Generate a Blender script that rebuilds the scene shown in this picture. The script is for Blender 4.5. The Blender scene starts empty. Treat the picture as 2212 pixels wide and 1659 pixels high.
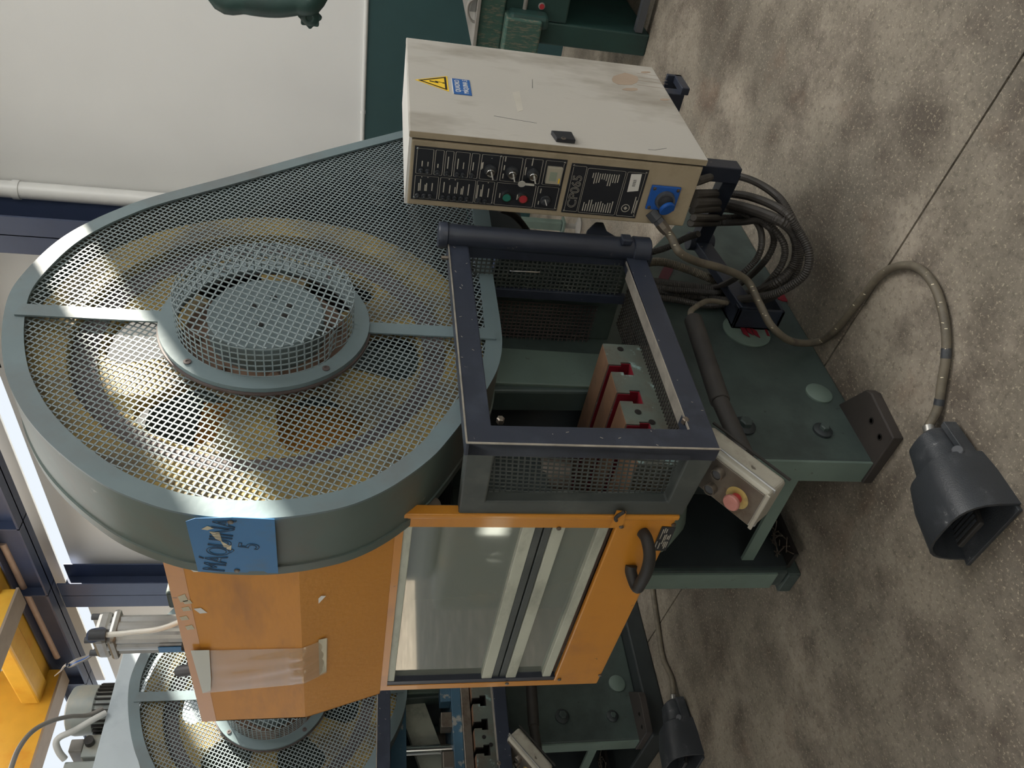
import bpy, bmesh, math, random
from mathutils import Vector, Matrix
random.seed(7)
S = bpy.context.scene
COL = S.collection
V = Vector
# ------------------------------------------------------------------ camera
F = 1693.8; H = 1.55
R = [V((0.6843, -0.7281, 0.0394)), V((-0.1104, -0.1569, -0.9814)), V((0.7208, 0.6672, -0.1878))]
def _fix():
    th, pi_, ro = math.radians(42.86403), math.radians(10.79499), math.radians(-2.30086)
    fw = V((math.cos(th)*math.cos(pi_), math.sin(th)*math.cos(pi_), -math.sin(pi_)))
    rt = V((math.sin(th), -math.cos(th), 0)); dn = fw.cross(rt)
    R[0] = rt*math.cos(ro)+dn*math.sin(ro); R[1] = -rt*math.sin(ro)+dn*math.cos(ro); R[2] = fw
_fix()
cd = bpy.data.cameras.new('camera'); cam = bpy.data.objects.new('camera', cd); COL.objects.link(cam)
cd.sensor_width = 36; cd.lens = 36*F/2212; cd.clip_start = .02; cd.clip_end = 300
# the phone was held on its side: the picture's left is the room's up
m = Matrix(((R[1][0], R[0][0], -R[2][0], 0), (R[1][1], R[0][1], -R[2][1], 0), (R[1][2], R[0][2], -R[2][2], H), (0, 0, 0, 1)))
cam.matrix_world = m
S.camera = cam
S.view_settings.view_transform = 'Standard'; S.view_settings.look = 'None'
S.view_settings.gamma = 1; S.view_settings.use_curve_mapping = False
S.view_settings.exposure = 0.0
# ------------------------------------------------------------------ world, sun, added overhead area lamps
w = bpy.data.worlds.new('sky'); S.world = w; w.use_nodes = True
bg = w.node_tree.nodes['Background']; bg.inputs[0].default_value = (.86, .93, 1, 1); bg.inputs[1].default_value = 1.0
sl = bpy.data.lights.new('sun', 'SUN'); sl.energy = 48; sl.angle = math.radians(.53); sl.color = (1, .93, .8)
so = bpy.data.objects.new('sun', sl); COL.objects.link(so)
so.rotation_euler = V((-1, .32, -.64)).to_track_quat('-Z', 'Y').to_euler()
def area(name, loc, aim, sx, sy, e, c=(1, .985, .96)):
    l = bpy.data.lights.new(name, 'AREA'); l.shape = 'RECTANGLE'; l.size = sx; l.size_y = sy; l.energy = e; l.color = c
    o = bpy.data.objects.new(name, l); COL.objects.link(o); o.location = loc
    o.rotation_euler = (V(aim)-V(loc)).to_track_quat('-Z', 'Y').to_euler(); return o
area('overhead_fill', (3.6, -2.2, 6.9), (3.6, -1.2, 0), 3, 6, 420)  # added area lamp for unseen skylights over the right side
area('overhead_fill', (-3.0, 1.0, 6.9), (-1.0, 1.5, 0), 2.5, 8, 150)  # added fill lamp behind the camera, below the closed ceiling
area('overhead_fill', (3.5, 8.5, 6.9), (3.5, 8.5, 0), 4, 6, 160)  # added fill lamp over the far end of the hall

# ------------------------------------------------------------------ photo measurements -> points on real planes
C0 = V((0, 0, H))
def ray(x, y):
    a, b = (829.5-y)/F, (x-1106)/F
    return R[0]*a+R[1]*b+R[2]
def ax(x, y, X): d = ray(x, y); return C0+d*((X-C0[0])/d[0])
def ay(x, y, Y): d = ray(x, y); return C0+d*((Y-C0[1])/d[1])
def az(x, y, Z): d = ray(x, y); return C0+d*((Z-C0[2])/d[2])

# ------------------------------------------------------------------ materials
def srgb(h):
    if isinstance(h, str):
        h = [int(h[i:i+2], 16)/255 for i in (0, 2, 4)]
    return tuple((c/12.92 if c <= .04045 else ((c+.055)/1.055)**2.4) for c in h)
MC = {}
def mat(name, col, rough=.5, metal=0, var=.12, scale=6, wear=None, wamt=0, wscale=14, bump=.0, bscale=60, spec=.5, dirt=None, damt=0, dscale=2.5, coat=0, stretch=None):
    if name in MC: return MC[name]
    m = bpy.data.materials.new(name); m.use_nodes = True; nt = m.node_tree; N = nt.nodes; L = nt.links
    b = N['Principled BSDF']; b.inputs['Roughness'].default_value = rough; b.inputs['Metallic'].default_value = metal
    b.inputs['Specular IOR Level'].default_value = spec; b.inputs['Coat Weight'].default_value = coat
    tc = N.new('ShaderNodeTexCoord'); src = tc.outputs['Object']
    if stretch:
        mp = N.new('ShaderNodeMapping'); mp.inputs['Scale'].default_value = stretch; L.new(src, mp.inputs[0]); src = mp.outputs[0]
    c = srgb(col)
    n = N.new('ShaderNodeTexNoise'); n.inputs['Scale'].default_value = scale; n.inputs['Detail'].default_value = 6; L.new(src, n.inputs['Vector'])
    r = N.new('ShaderNodeValToRGB'); L.new(n.outputs[0], r.inputs[0])
    r.color_ramp.elements[0].position = .3; r.color_ramp.elements[1].position = .7
    r.color_ramp.elements[0].color = tuple(max(0, x*(1-var)) for x in c)+(1,); r.color_ramp.elements[1].color = tuple(min(1, x*(1+var)) for x in c)+(1,)
    out = r.outputs[0]
    def layer(out, color, amt, sc, det):
        amt += .045
        n2 = N.new('ShaderNodeTexNoise'); n2.inputs['Scale'].default_value = sc; n2.inputs['Detail'].default_value = det; n2.inputs['Roughness'].default_value = .65; L.new(src, n2.inputs['Vector'])
        r2 = N.new('ShaderNodeValToRGB'); L.new(n2.outputs[0], r2.inputs[0])
        r2.color_ramp.elements[0].position = 1-amt-.02; r2.color_ramp.elements[1].position = min(1, 1-amt+.03 if det > 7 else 1-amt+.2)
        mx = N.new('ShaderNodeMix'); mx.data_type = 'RGBA'; L.new(r2.outputs[0], mx.inputs[0]); L.new(out, mx.inputs[6]); mx.inputs[7].default_value = srgb(color)+(1,)
        return mx.outputs[2]
    if dirt: out = layer(out, dirt, damt, dscale, 5)
    if wear: out = layer(out, wear, wamt, wscale, 9)
    L.new(out, b.inputs['Base Color'])
    if bump:
        nb = N.new('ShaderNodeTexNoise'); nb.inputs['Scale'].default_value = bscale; nb.inputs['Detail'].default_value = 4; L.new(src, nb.inputs['Vector'])
        bp = N.new('ShaderNodeBump'); bp.inputs['Strength'].default_value = bump; bp.inputs['Distance'].default_value = .002; L.new(nb.outputs[0], bp.inputs['Height']); L.new(bp.outputs[0], b.inputs['Normal'])
    MC[name] = m; return m
def glassmat(name, col, rough, alpha, spec=.5):
    m = bpy.data.materials.new(name); m.use_nodes = True; b = m.node_tree.nodes['Principled BSDF']
    b.inputs['Base Color'].default_value = srgb(col)+(1,); b.inputs['Roughness'].default_value = rough
    b.inputs['Alpha'].default_value = alpha; b.inputs['Specular IOR Level'].default_value = spec; b.inputs['Coat Weight'].default_value = .6; b.inputs['Coat Roughness'].default_value = .03
    return m
M = dict(
 guard=mat('grey_green_paint', '68787c', .42, var=.08, wear='555a58', wamt=.265, wscale=40, bump=.25, bscale=45, dirt='64696a', damt=.45),
 mesh=mat('wire_paint', '808d90', .4, var=.06),
 green=mat('machine_green', '434f4b', .5, var=.14, scale=4, dirt='343d3b', damt=.53, dscale=3.5, wear='2a302e', wamt=.27, wscale=30, bump=.3, bscale=25),
 greenlt=mat('machine_green_light', '63736a', .5, var=.12, dirt='56635a', damt=.45, wear='4a4a40', wamt=.28, wscale=30, bump=.2),
 greendk=mat('machine_green_dark', '292f30', .55, var=.2, dirt='1d2222', damt=.5),
 black=mat('black_blue_paint', '2b303c', .38, var=.18, scale=5, dirt='3d434f', damt=.42, dscale=6, wear='a39b92', wamt=.265, wscale=26, bump=.2, bscale=40),
 blackgr=mat('black_grey_paint', '454a48', .5, var=.15, scale=7, dirt='5a5e5a', damt=.42, dscale=5),
 edge=mat('bare_steel_edge', 'b9b2a6', .35, metal=.6, var=.2, scale=30),
 blk=mat('black_rubber', '262422', .6, var=.15, dirt='3a3632', damt=.45),
 blkpl=mat('black_plastic', '33363a', .42, var=.15, dirt='55575a', damt=.38, dscale=9, wear='8a8a8a', wamt=.28, wscale=18, bump=.4, bscale=300),
 hose=mat('hose_black', '3a3632', .55, var=.2),
 cable=mat('cable_grey', '6a6254', .6, var=.15, scale=20, dirt='504a40', damt=.45, dscale=15),
 orange=mat('orange_paint', 'cb872c', .3, var=.05, scale=3, dirt='b07432', damt=.4, dscale=4, wear='6b5028', wamt=.262, wscale=22, bump=.15, bscale=18, coat=.25),
 orangeth=mat('orange_paint_hood', 'cf8c35', .5, var=.05, scale=3, dirt='ad763a', damt=.4, dscale=3, wear='7a5a30', wamt=.24, wscale=14, bump=.25, bscale=55, coat=.0, spec=.3, stretch=(1, .5, 2)),
 yellow=mat('flywheel_yellow', '9f8747', .62, var=.16, scale=8, dirt='5c5448', damt=.52, dscale=5, wear='5a4a30', wamt=.33, wscale=25, bump=.3),
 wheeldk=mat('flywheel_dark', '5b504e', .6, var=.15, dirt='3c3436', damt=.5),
 rust=mat('rusty_iron', '6b5444', .75, var=.25, scale=12, dirt='3a2820', damt=.5),
 beige=mat('cabinet_grey', 'b5b1a9', .45, var=.04, scale=2.5, dirt='857d70', damt=.43, dscale=3.2, wear='8a8276', wamt=.24, wscale=9, bump=.12, bscale=120, stretch=(1, 1, .45)),
 beige2=mat('cabinet_beige', 'a5977f', .5, var=.05, dirt='8f836c', damt=.44, dscale=6, wear='6a5f4c', wamt=.26, wscale=25, bump=.15, bscale=90),
 panel=mat('panel_black', '24262b', .4, var=.1, scale=20),
 print=mat('panel_print', 'b8b3a6', .5, var=.1, scale=50),
 alu=mat('aluminium', 'a9a9a6', .35, metal=.7, var=.12, scale=10, dirt='8c877e', damt=.42, dscale=8),
 alupaint=mat('aluminium_rail', 'b9bcac', .5, var=.1, scale=12, dirt='8f9183', damt=.45, dscale=9, stretch=(1, .4, 1)),
 chrome=mat('chrome', 'c8c8c6', .18, metal=1, var=.05),
 steel=mat('worn_steel', '7d756b', .4, metal=.7, var=.25, scale=9, dirt='5a4a3c', damt=.45, dscale=8),
 tabletop=mat('table_top_rust', '86664f', .45, metal=.3, var=.2, scale=8, dirt='6a5448', damt=.45, dscale=9),
 tableface=mat('table_face', '5a625a', .55, var=.25, scale=14, dirt='4c4238', damt=.5, dscale=7, wear='7d9490', wamt=.36, wscale=12),
 red=mat('red_paint', '701422', .5, var=.15), redbtn=mat('red_button', 'b03a40', .35), pinkbtn=mat('pink_button', 'b4786e', .5, var=.08), greenbtn=mat('green_button', '2f7466', .35),
 blue=mat('blue_socket', '2058a8', .35, var=.06, dirt='2a4a80', damt=.4), signblue=mat('sign_blue', '2f6da0', .4, var=.08, dirt='3f6685', damt=.42, dscale=12),
 labelblue=mat('label_blue', '2c5c9c', .45, var=.05), white=mat('white_label', 'dcdad4', .5, var=.03), cream=mat('cream_scrape', 'cdc3a8', .6),
 warn=mat('warning_yellow', 'f0c83a', .4, var=.03), ink=mat('ink_black', '1a1614', .5),
 lcd=mat('lcd', '8a9484', .3), greybez=mat('grey_bezel', 'a59f8e', .5), ghost=mat('tape_ghost', 'beb9ae', .4), maroon=mat('maroon_paint', '4a1222', .6), dirtyel=mat('dirty_yellow', 'b8a060', .55, dirt='8a7a50', damt=.45, dscale=30),
 keym=mat('key_metal', 'c4c1b8', .35, var=.08),
 guardband=mat('guard_band_darkened', '5c6a65', .45, var=.08, dirt='635f58', damt=.5, dscale=3, wear='8a8f88', wamt=.25, wscale=16, bump=.2, bscale=30),  # guard paint, greener and darkened: shade put into the rim side's colour
 castalu=mat('cast_aluminium', 'a8a497', .45, metal=.25, var=.12, dirt='7d776a', damt=.42, dscale=9, wear='5f5a50', wamt=.3, wscale=20),
 stain=mat('rust_stain', 'a08e7c', .6),
 wallw=mat('wall_white', 'dededb', .8, var=.02, scale=1.5, bump=.15, bscale=90), dado=mat('wall_green', '274647', .55, var=.05, bump=.1),
 steelblue=mat('steel_blue', '37425c', .4, var=.06), pipew=mat('pipe_white', 'd8d8d4', .4, var=.03),
 pale=mat('pale_blue_machine', 'bcc6cc', .4, var=.04, dirt='a5b0b8', damt=.4), dgrey=mat('dark_grey', '4a4c50', .5),
 crane=mat('crane_yellow', 'e0b040', .4, var=.05, dirt='d89a30', damt=.4), craneg=mat('crane_flange', '97897a', .5, var=.08), wood=mat('pipe_brown', 'b59a88', .6),
 amber=mat('amber_part', 'b98434', .4, var=.2), bluept=mat('blue_tool_paint', '38586c', .5, var=.2, wear='8a8a84', wamt=.36, wscale=20),
 dkgreen=mat('bench_green', '25413c', .5, var=.12, dirt='1e2c2a', damt=.45), dkgreenw=mat('bench_green_worn', '3c5a50', .6, var=.15, wear='6d6a5c', wamt=.4, wscale=20, stretch=(1, 6, 1)), greymt=mat('grey_metal', '8a8680', .4, var=.1),
 milk=glassmat('clear_film', 'd9c3a4', .1, .42), film=glassmat('film_tape', 'c8c4ac', .3, .8), glass=glassmat('smoked_glass', '757b70', .06, .9, .9), tubew=mat('air_tube', 'dcdcd4', .3),
 motor=mat('motor_grey', '9aa09c', .45, var=.08, dirt='bdb29c', damt=.42),
)
# reflective smoked sheet
_b = M['glass'].node_tree.nodes['Principled BSDF']; _b.inputs['Coat Weight'].default_value = 1; _b.inputs['Coat IOR'].default_value = 2.2

# ------------------------------------------------------------------ mesh builder
class B:
    def __init__(s): s.v = []; s.f = []
    def add(s, vs, fs):
        n = len(s.v); s.v += [V(p) for p in vs]; s.f += [tuple(i+n for i in f) for f in fs]; return s
    def box(s, a, b):
        x0, x1 = sorted((a[0], b[0])); y0, y1 = sorted((a[1], b[1])); z0, z1 = sorted((a[2], b[2]))
        return s.add([(x0, y0, z0), (x1, y0, z0), (x1, y1, z0), (x0, y1, z0), (x0, y0, z1), (x1, y0, z1), (x1, y1, z1), (x0, y1, z1)],
                     [(0, 3, 2, 1), (4, 5, 6, 7), (0, 1, 5, 4), (1, 2, 6, 5), (2, 3, 7, 6), (3, 0, 4, 7)])
    def ob(s, c, a, b, d):      # centre, three half axes
        c, a, b, d = V(c), V(a), V(b), V(d)
        return s.add([c-a-b-d, c+a-b-d, c+a+b-d, c-a+b-d, c-a-b+d, c+a-b+d, c+a+b+d, c-a+b+d],
                     [(0, 3, 2, 1), (4, 5, 6, 7), (0, 1, 5, 4), (1, 2, 6, 5), (2, 3, 7, 6), (3, 0, 4, 7)])
    def prism(s, pts, vec):
        n = len(pts); vec = V(vec)
        return s.add([V(p) for p in pts]+[V(p)+vec for p in pts], [tuple(range(n))[::-1], tuple(range(n, 2*n))]+[(i, (i+1) % n, n+(i+1) % n, n+i) for i in range(n)])
    def ring(s, o, i, vec, closed=True):
        n = len(o); vec = V(vec); vs = [V(p) for p in o]+[V(p) for p in i]+[V(p)+vec for p in o]+[V(p)+vec for p in i]; fs = []
        for k in range(n if closed else n-1):
            j = (k+1) % n
            fs += [(k, j, n+j, n+k), (2*n+k, 3*n+k, 3*n+j, 2*n+j), (k, 2*n+k, 2*n+j, j), (n+k, n+j, 3*n+j, 3*n+k)]
        if not closed:
            for k in (0, n-1): fs.append((k, n+k, 3*n+k, 2*n+k))
        return s.add(vs, fs)
    def lathe(s, o, axis, prof, n=24, up=None):
        o = V(o); axis = V(axis).normalized(); u = V(up) if up else (V((0, 0, 1)) if abs(axis[2]) < .9 else V((1, 0, 0)))
        u = (u-axis*u.dot(axis)).normalized(); w_ = axis.cross(u); vs = []; fs = []
        for r, h in prof:
            for k in range(n):
                a = 2*math.pi*k/n; vs.append(o+axis*h+(u*math.cos(a)+w_*math.sin(a))*r)
        for p in range(len(prof)-1):
            for k in range(n):
                j = (k+1) % n; fs.append((p*n+k, p*n+j, (p+1)*n+j, (p+1)*n+k))
        fs.append(tuple(range(n))[::-1]); fs.append(tuple(range((len(prof)-1)*n, len(prof)*n)))
        return s.add(vs, fs)
    def cyl(s, a, b, r, n=20, r2=None):
        a, b = V(a), V(b); d = b-a; return s.lathe(a, d, [(r, 0), (r if r2 is None else r2, d.length)], n)
    def tube(s, path, r, n=10):
        P = [V(p) for p in path]; L_ = len(P); vs = []; fs = []; prev = None
        for i, p in enumerate(P):
            t = (P[min(i+1, L_-1)]-P[max(i-1, 0)]).normalized()
            if prev is None:
                u = t.cross(V((0, 0, 1)));  u = u if u.length > .1 else t.cross(V((1, 0, 0)))
            else: u = prev-t*prev.dot(t)
            u.normalize(); prev = u; w_ = t.cross(u); rr = r[i] if isinstance(r, (list, tuple)) else r
            for k in range(n):
                a = 2*math.pi*k/n; vs.append(p+(u*math.cos(a)+w_*math.sin(a))*rr)
        for i in range(L_-1):
            for k in range(n):
                j = (k+1) % n; fs.append((i*n+k, i*n+j, (i+1)*n+j, (i+1)*n+k))
        fs.append(tuple(range(n))[::-1]); fs.append(tuple(range((L_-1)*n, L_*n)))
        return s.add(vs, fs)
    def bar(s, a, b, w_, nrm, t):
        a, b, nrm = V(a), V(b), V(nrm).normalized(); d = (b-a); q = d.normalized().cross(nrm)
        return s.ob((a+b)/2, d/2, q*w_/2, nrm*t/2)
    def out(s, name, material, parent=None, smooth=False, weld=False, bevel=0, kind=None, label=None, cat=None, group=None, seg=2):
        # a part keeps an identity transform: its vertices are relative to its thing's origin
        if parent: o0 = ORG[parent.name]
        elif kind == 'structure': o0 = V((0, 0, 0))
        else:
            xs = [p[0] for p in s.v]; ys = [p[1] for p in s.v]; zs = [p[2] for p in s.v]
            o0 = V(((min(xs)+max(xs))/2, (min(ys)+max(ys))/2, min(zs)))
        me = bpy.data.meshes.new(name); me.from_pydata([tuple(p-o0) for p in s.v], [], s.f); me.validate()
        bm = bmesh.new(); bm.from_mesh(me); weld and bmesh.ops.remove_doubles(bm, verts=bm.verts, dist=1e-5); bmesh.ops.recalc_face_normals(bm, faces=bm.faces); bm.to_mesh(me); bm.free()
        me.materials.append(material if not isinstance(material, str) else M[material])
        if smooth:
            me.polygons.foreach_set('use_smooth', [True]*len(me.polygons)); me.set_sharp_from_angle(angle=math.radians(38))
        o = bpy.data.objects.new(name, me); COL.objects.link(o); ORG[o.name] = o0
        if parent: o.parent = parent
        else: o.location = o0
        if bevel:
            md = o.modifiers.new('bevel', 'BEVEL'); md.width = bevel; md.segments = seg; md.limit_method = 'ANGLE'; md.angle_limit = math.radians(40)
        return tag(o, label, cat, group, kind)
ORG = {}
def tag(o, label=None, cat=None, group=None, kind=None):
    if label: o['label'] = label
    if cat: o['category'] = cat
    if group: o['group'] = group
    if kind: o['kind'] = kind
    return o
def thing(name, loc, label, cat, group=None):
    o = bpy.data.objects.new(name, None); COL.objects.link(o); o.location = loc; o.empty_display_size = .1; ORG[name if o.name == name else o.name] = V(loc)
    return tag(o, label, cat, group)
def struct(name, b, m_, **k): return b.out(name, m_, None, kind='structure', **k)
def text(name, body, o, right, up, size, material, parent, depth=.0004, outline=0, sx=1, align='CENTER'):
    cu = bpy.data.curves.new(name, 'FONT'); cu.body = body; cu.size = size; cu.align_x = align; cu.align_y = 'CENTER'
    if outline: cu.fill_mode = 'NONE'; cu.bevel_depth = outline; cu.bevel_resolution = 0
    else: cu.extrude = depth
    t = bpy.data.objects.new(name, cu); COL.objects.link(t)
    me = bpy.data.meshes.new_from_object(t.evaluated_get(bpy.context.evaluated_depsgraph_get()))
    bpy.data.objects.remove(t)
    r = V(right).normalized()*sx; u = V(up).normalized(); n = V(right).normalized().cross(u)
    o0 = ORG[parent.name]; oo = V(o)-o0
    me.transform(Matrix(((r[0], u[0], n[0], oo[0]), (r[1], u[1], n[1], oo[1]), (r[2], u[2], n[2], oo[2]), (0, 0, 0, 1))))
    me.name = name; me.materials.clear(); me.materials.append(M[material] if isinstance(material, str) else material)
    ob = bpy.data.objects.new(name, me); COL.objects.link(ob); ob.parent = parent; ORG[ob.name] = o0
    return ob
def wires(b, loops, P, pitch, ang, w_, nrm, t, off=0, angs=None, pitch2=None):
    """wire lattice clipped (even-odd) to closed 2D loops; P maps (u, v) to a point"""
    for q, a in enumerate(angs or (ang, ang+math.pi/2)):
        d = (math.cos(a), math.sin(a)); n = (-d[1], d[0]); pp = pitch2 if (q and pitch2) else pitch
        pr = [p[0]*n[0]+p[1]*n[1] for lp in loops for p in lp]
        k = math.ceil(min(pr)/pp)
        while k*pp < max(pr):
            c = k*pp+off; k += 1; hits = []
            for lp in loops:
                for i in range(len(lp)):
                    A, Bq = lp[i], lp[(i+1) % len(lp)]
                    sa, sb = A[0]*n[0]+A[1]*n[1]-c, Bq[0]*n[0]+Bq[1]*n[1]-c
                    if (sa > 0) != (sb > 0):
                        f = sa/(sa-sb); x = A[0]+(Bq[0]-A[0])*f; y = A[1]+(Bq[1]-A[1])*f; hits.append(x*d[0]+y*d[1])
            hits.sort()
            for i in range(0, len(hits)-1, 2):
                if hits[i+1]-hits[i] < .002: continue
                p = [P(hits[j]*d[0]+c*n[0], hits[j]*d[1]+c*n[1]) for j in (i, i+1)]
                b.bar(p[0], p[1], w_, nrm, t)
def circ(cx, cz, r, n=48, a0=0): return [(cx+r*math.cos(a0+2*math.pi*k/n), cz+r*math.sin(a0+2*math.pi*k/n)) for k in range(n)]
def inset(loop, d):
    n = len(loop); o = []; A = sum(loop[i][0]*loop[(i+1) % n][1]-loop[(i+1) % n][0]*loop[i][1] for i in range(n))
    sg = 1 if A > 0 else -1
    for i in range(n):
        a, b, c = V(loop[i-1]), V(loop[i]), V(loop[(i+1) % n]); t = ((b-a).normalized()+(c-b).normalized()).normalized()
        o.append((b[0]-sg*t[1]*d, b[1]+sg*t[0]*d))
    return o
def smooth(pts, n=6):
    P = [V(p) for p in pts]; o = []
    for i in range(len(P)-1):
        a, b, c, d = P[max(i-1, 0)], P[i], P[i+1], P[min(i+2, len(P)-1)]
        for k in range(n):
            t = k/n; o.append(.5*((2*b)+(c-a)*t+(2*a-5*b+4*c-d)*t*t+(3*b-a-3*c+d)*t**3))
    o.append(P[-1]); return o
def resample(P, step):
    o = [P[0]]; acc = 0
    for a, b in zip(P, P[1:]):
        L_ = (b-a).length; s_ = step-acc
        while s_ <= L_: o.append(a+(b-a)*(s_/L_)); s_ += step
        acc = L_-(s_-step)
    return o
def corrug(b, path, r, pitch=.0065, n=10):
    P = resample(smooth(path, 10), pitch/2); b.tube(P, [r if i % 2 else r*.84 for i in range(len(P))], n)
def children(o): return [c for c in bpy.data.objects if c.parent == o]
def copy_tree(o, parent=None, skip=()):
    c = o.copy(); COL.objects.link(c); c.parent = parent; ORG[c.name] = ORG.get(o.name)
    for ch in children(o):
        if ch.name.split('.')[0] not in skip: copy_tree(ch, c, skip)
    return c
def rrect(b, P, u0, v0, u1, v1, r, w_, t):
    """outline of a rounded rectangle as a thin raised line"""
    su = 1 if u1 > u0 else -1; sv = 1 if v1 > v0 else -1; L1 = []; L2 = []
    for cx, cy, a0 in ((u1-su*r, v1-sv*r, 0), (u0+su*r, v1-sv*r, 90), (u0+su*r, v0+sv*r, 180), (u1-su*r, v0+sv*r, 270)):
        for k in range(4):
            a = math.radians(a0+k*30); L1.append(P(cx+su*math.cos(a)*r, cy+sv*math.sin(a)*r)); L2.append(P(cx+su*math.cos(a)*(r-w_), cy+sv*math.sin(a)*(r-w_)))
    b.ring(L1, L2, t)

# ================================================================== THE HALL
XW = 6.68
def floor_mat():
    m = bpy.data.materials.new('concrete'); m.use_nodes = True; nt = m.node_tree; N = nt.nodes; L = nt.links; b = N['Principled BSDF']; b.inputs['Roughness'].default_value = .62
    tc = N.new('ShaderNodeTexCoord')
    def noise(sc, det, rough=.6):
        n = N.new('ShaderNodeTexNoise'); n.inputs['Scale'].default_value = sc; n.inputs['Detail'].default_value = det; n.inputs['Roughness'].default_value = rough; L.new(tc.outputs['Object'], n.inputs[0]); return n.outputs[0]
    def ramp(src, stops):
        r = N.new('ShaderNodeValToRGB'); L.new(src, r.inputs[0]); e = r.color_ramp.elements
        while len(e) < len(stops): e.new(.5)
        for q, (p, c) in zip(e, stops): q.position = p; q.color = (srgb(c) if isinstance(c, str) else (c, c, c))+(1,)
        return r.outputs[0]
    def mix(f, a, c, mode='MIX'):
        x = N.new('ShaderNodeMix'); x.data_type = 'RGBA'; x.blend_type = mode
        (L.new(f, x.inputs[0]) if not isinstance(f, float) else x.inputs[0].__setattr__('default_value', f))
        L.new(a, x.inputs[6]); (L.new(c, x.inputs[7]) if not isinstance(c, str) else x.inputs[7].__setattr__('default_value', srgb(c)+(1,))); return x.outputs[2]
    base = ramp(noise(1.3, 7), [(.32, '655f55'), (.5, '837b6e'), (.66, 'a09688')])
    base = mix(ramp(noise(4.2, 6), [(.45, 0.), (.66, .85)]), base, '544b42')
    base = mix(ramp(noise(45, 5, .75), [(.5, 0.), (.66, .55)]), base, '4a433b')
    base = mix(ramp(noise(95, 3, .8), [(.57, 0.), (.65, .9)]), base, 'b0a590')
    base = mix(ramp(noise(2.4, 4), [(.6, 0.), (.76, .35)]), base, '75543f')
    L.new(base, b.inputs['Base Color'])
    bp = N.new('ShaderNodeBump'); bp.inputs['Strength'].default_value = .35; bp.inputs['Distance'].default_value = .003; L.new(noise(60, 6, .7), bp.inputs['Height']); L.new(bp.outputs[0], b.inputs['Normal'])
    return m
M['floor'] = floor_mat()
# two slabs meet in a saw-cut joint
jx = lambda y: 1.79+(y-.495)*.0628
b = B(); b.prism([(-14, -14, 0), (jx(-14)-.004, -14, 0), (jx(30)-.004, 30, 0), (-14, 30, 0)], (0, 0, -.1)); struct('floor', b, 'floor')
b = B(); b.prism([(jx(-14)+.004, -14, 0), (XW+.3, -14, 0), (XW+.3, 30, 0), (jx(30)+.004, 30, 0)], (0, 0, -.1)); struct('floor', b, 'floor')
b = B(); b.prism([(-14, -14, -.012), (XW+.3, -14, -.012), (XW+.3, 30, -.012), (-14, 30, -.012)], (0, 0, -.05)); struct('floor_joint', b, M['ink'])
YE = 13.2
ZR = 1.627
b = B().box((XW, -12, ZR), (XW+.03, YE, 5.345)); b.box((XW, -12, 5.51), (XW+.03, YE, 7.4)); struct('wall_back', b, 'wallw')
b = B().box((XW-.012, -12, 0), (XW+.2, YE, ZR)); struct('wall_back', b, 'dado')
b = B().cyl((XW-.012, -12, ZR+.01), (XW-.012, YE, ZR+.01), .018, 10); struct('trim_1', b, 'pipew', smooth=True)
b = B(); 
for y in (1.95, 3.02, 5.4, 8): b.cyl((XW-.012, y, ZR+.01), (XW-.012, y+.03, ZR+.01), .022, 10)
struct('trim_2', b, 'pipew', smooth=True)
b = B().box((-9, -12, 7.2), (XW+.3, YE+1, 7.35)); struct('ceiling', b, 'wallw')
b = B().box((-9, -12, 1.6), (-8.8, YE, 3.6)); b.box((-9, -12, 4.6), (-8.8, YE, 7.4))
for y in range(-12, 14, 3): b.box((-9, y, 3.6), (-8.8, y+1.2, 4.6))
struct('wall_front', b, 'wallw')
struct('wall_front', B().box((-9, -12, 0), (-8.79, YE, 1.6)), 'dado')
# clerestory posts
b = B()
for y in (-8, -5.5, 6.2): b.box((XW, y, 5.3), (XW+.03, y+.06, 5.52))
struct('window_1', b, 'steelblue')
# columns (H section) and the runway beam they carry
def hcol(y0, y1, x, ztop):
    b = B(); d = .3; t = .018
    b.box((x, y0, 0), (x+t, y1, ztop)); b.box((x+d, y0, 0), (x+d+t, y1, ztop)); b.box((x, (y0+y1)/2-t/2, 0), (x+d, (y0+y1)/2+t/2, ztop)); return b
xc = 6.25
p0, p1 = ax(0, 466, xc), ax(0, 546, xc)
struct('column', hcol(p0[1], p1[1], xc, 5.3), 'steelblue', bevel=.004)
p0, p1 = ax(150, 1262, xc), ax(150, 1312, xc)
struct('column', hcol(p0[1], p1[1], xc, 5.38), 'steelblue', bevel=.004)
b = B(); xb0, xb1 = 6.02, 6.27; za = ax(54, 1100, xb1)[2]; zb = za+.36
b.box((xb0, -12, za), (xb1, 24, za+.025)); b.box((xb0, -12, zb), (xb1, 24, zb+.025)); b.box((xb0+.12, -12, za), (xb0+.14, 24, zb))
for y in (2, 4.4, 6.5, 8.2, 9.6, 12, 14): b.box((xb0, y, za), (xb1, y+.02, zb))
struct('beam', b, 'steelblue')
# rain pipe beside the near column
p = ax(200, 441, XW-.08)
b = B().cyl((XW-.1, p[1]-.1, ZR), (XW-.1, p[1]-.1, 7.2), .075, 20)
for z in (2.4, 4.55): b.lathe((XW-.1, p[1]-.1, z), (0, 0, 1), [(.085, 0), (.085, .06)], 20)
tag(b.out('rain_pipe', 'pipew', smooth=True), 'white round vertical pipe on the white wall beside the near blue column', 'pipe')
b = B().box((XW-.04, p[1]-.02, 0), (XW, p[1]+.34, 7.2)); struct('trim_3', b, M['wallw'])

# ================================================================== THE PRESS
root = thing('punch_press', (1.9, 1.95, 0), 'green mechanical press with a mesh-covered flywheel, nearest the camera under the orange hood', 'press')
YS = 1.577
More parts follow.
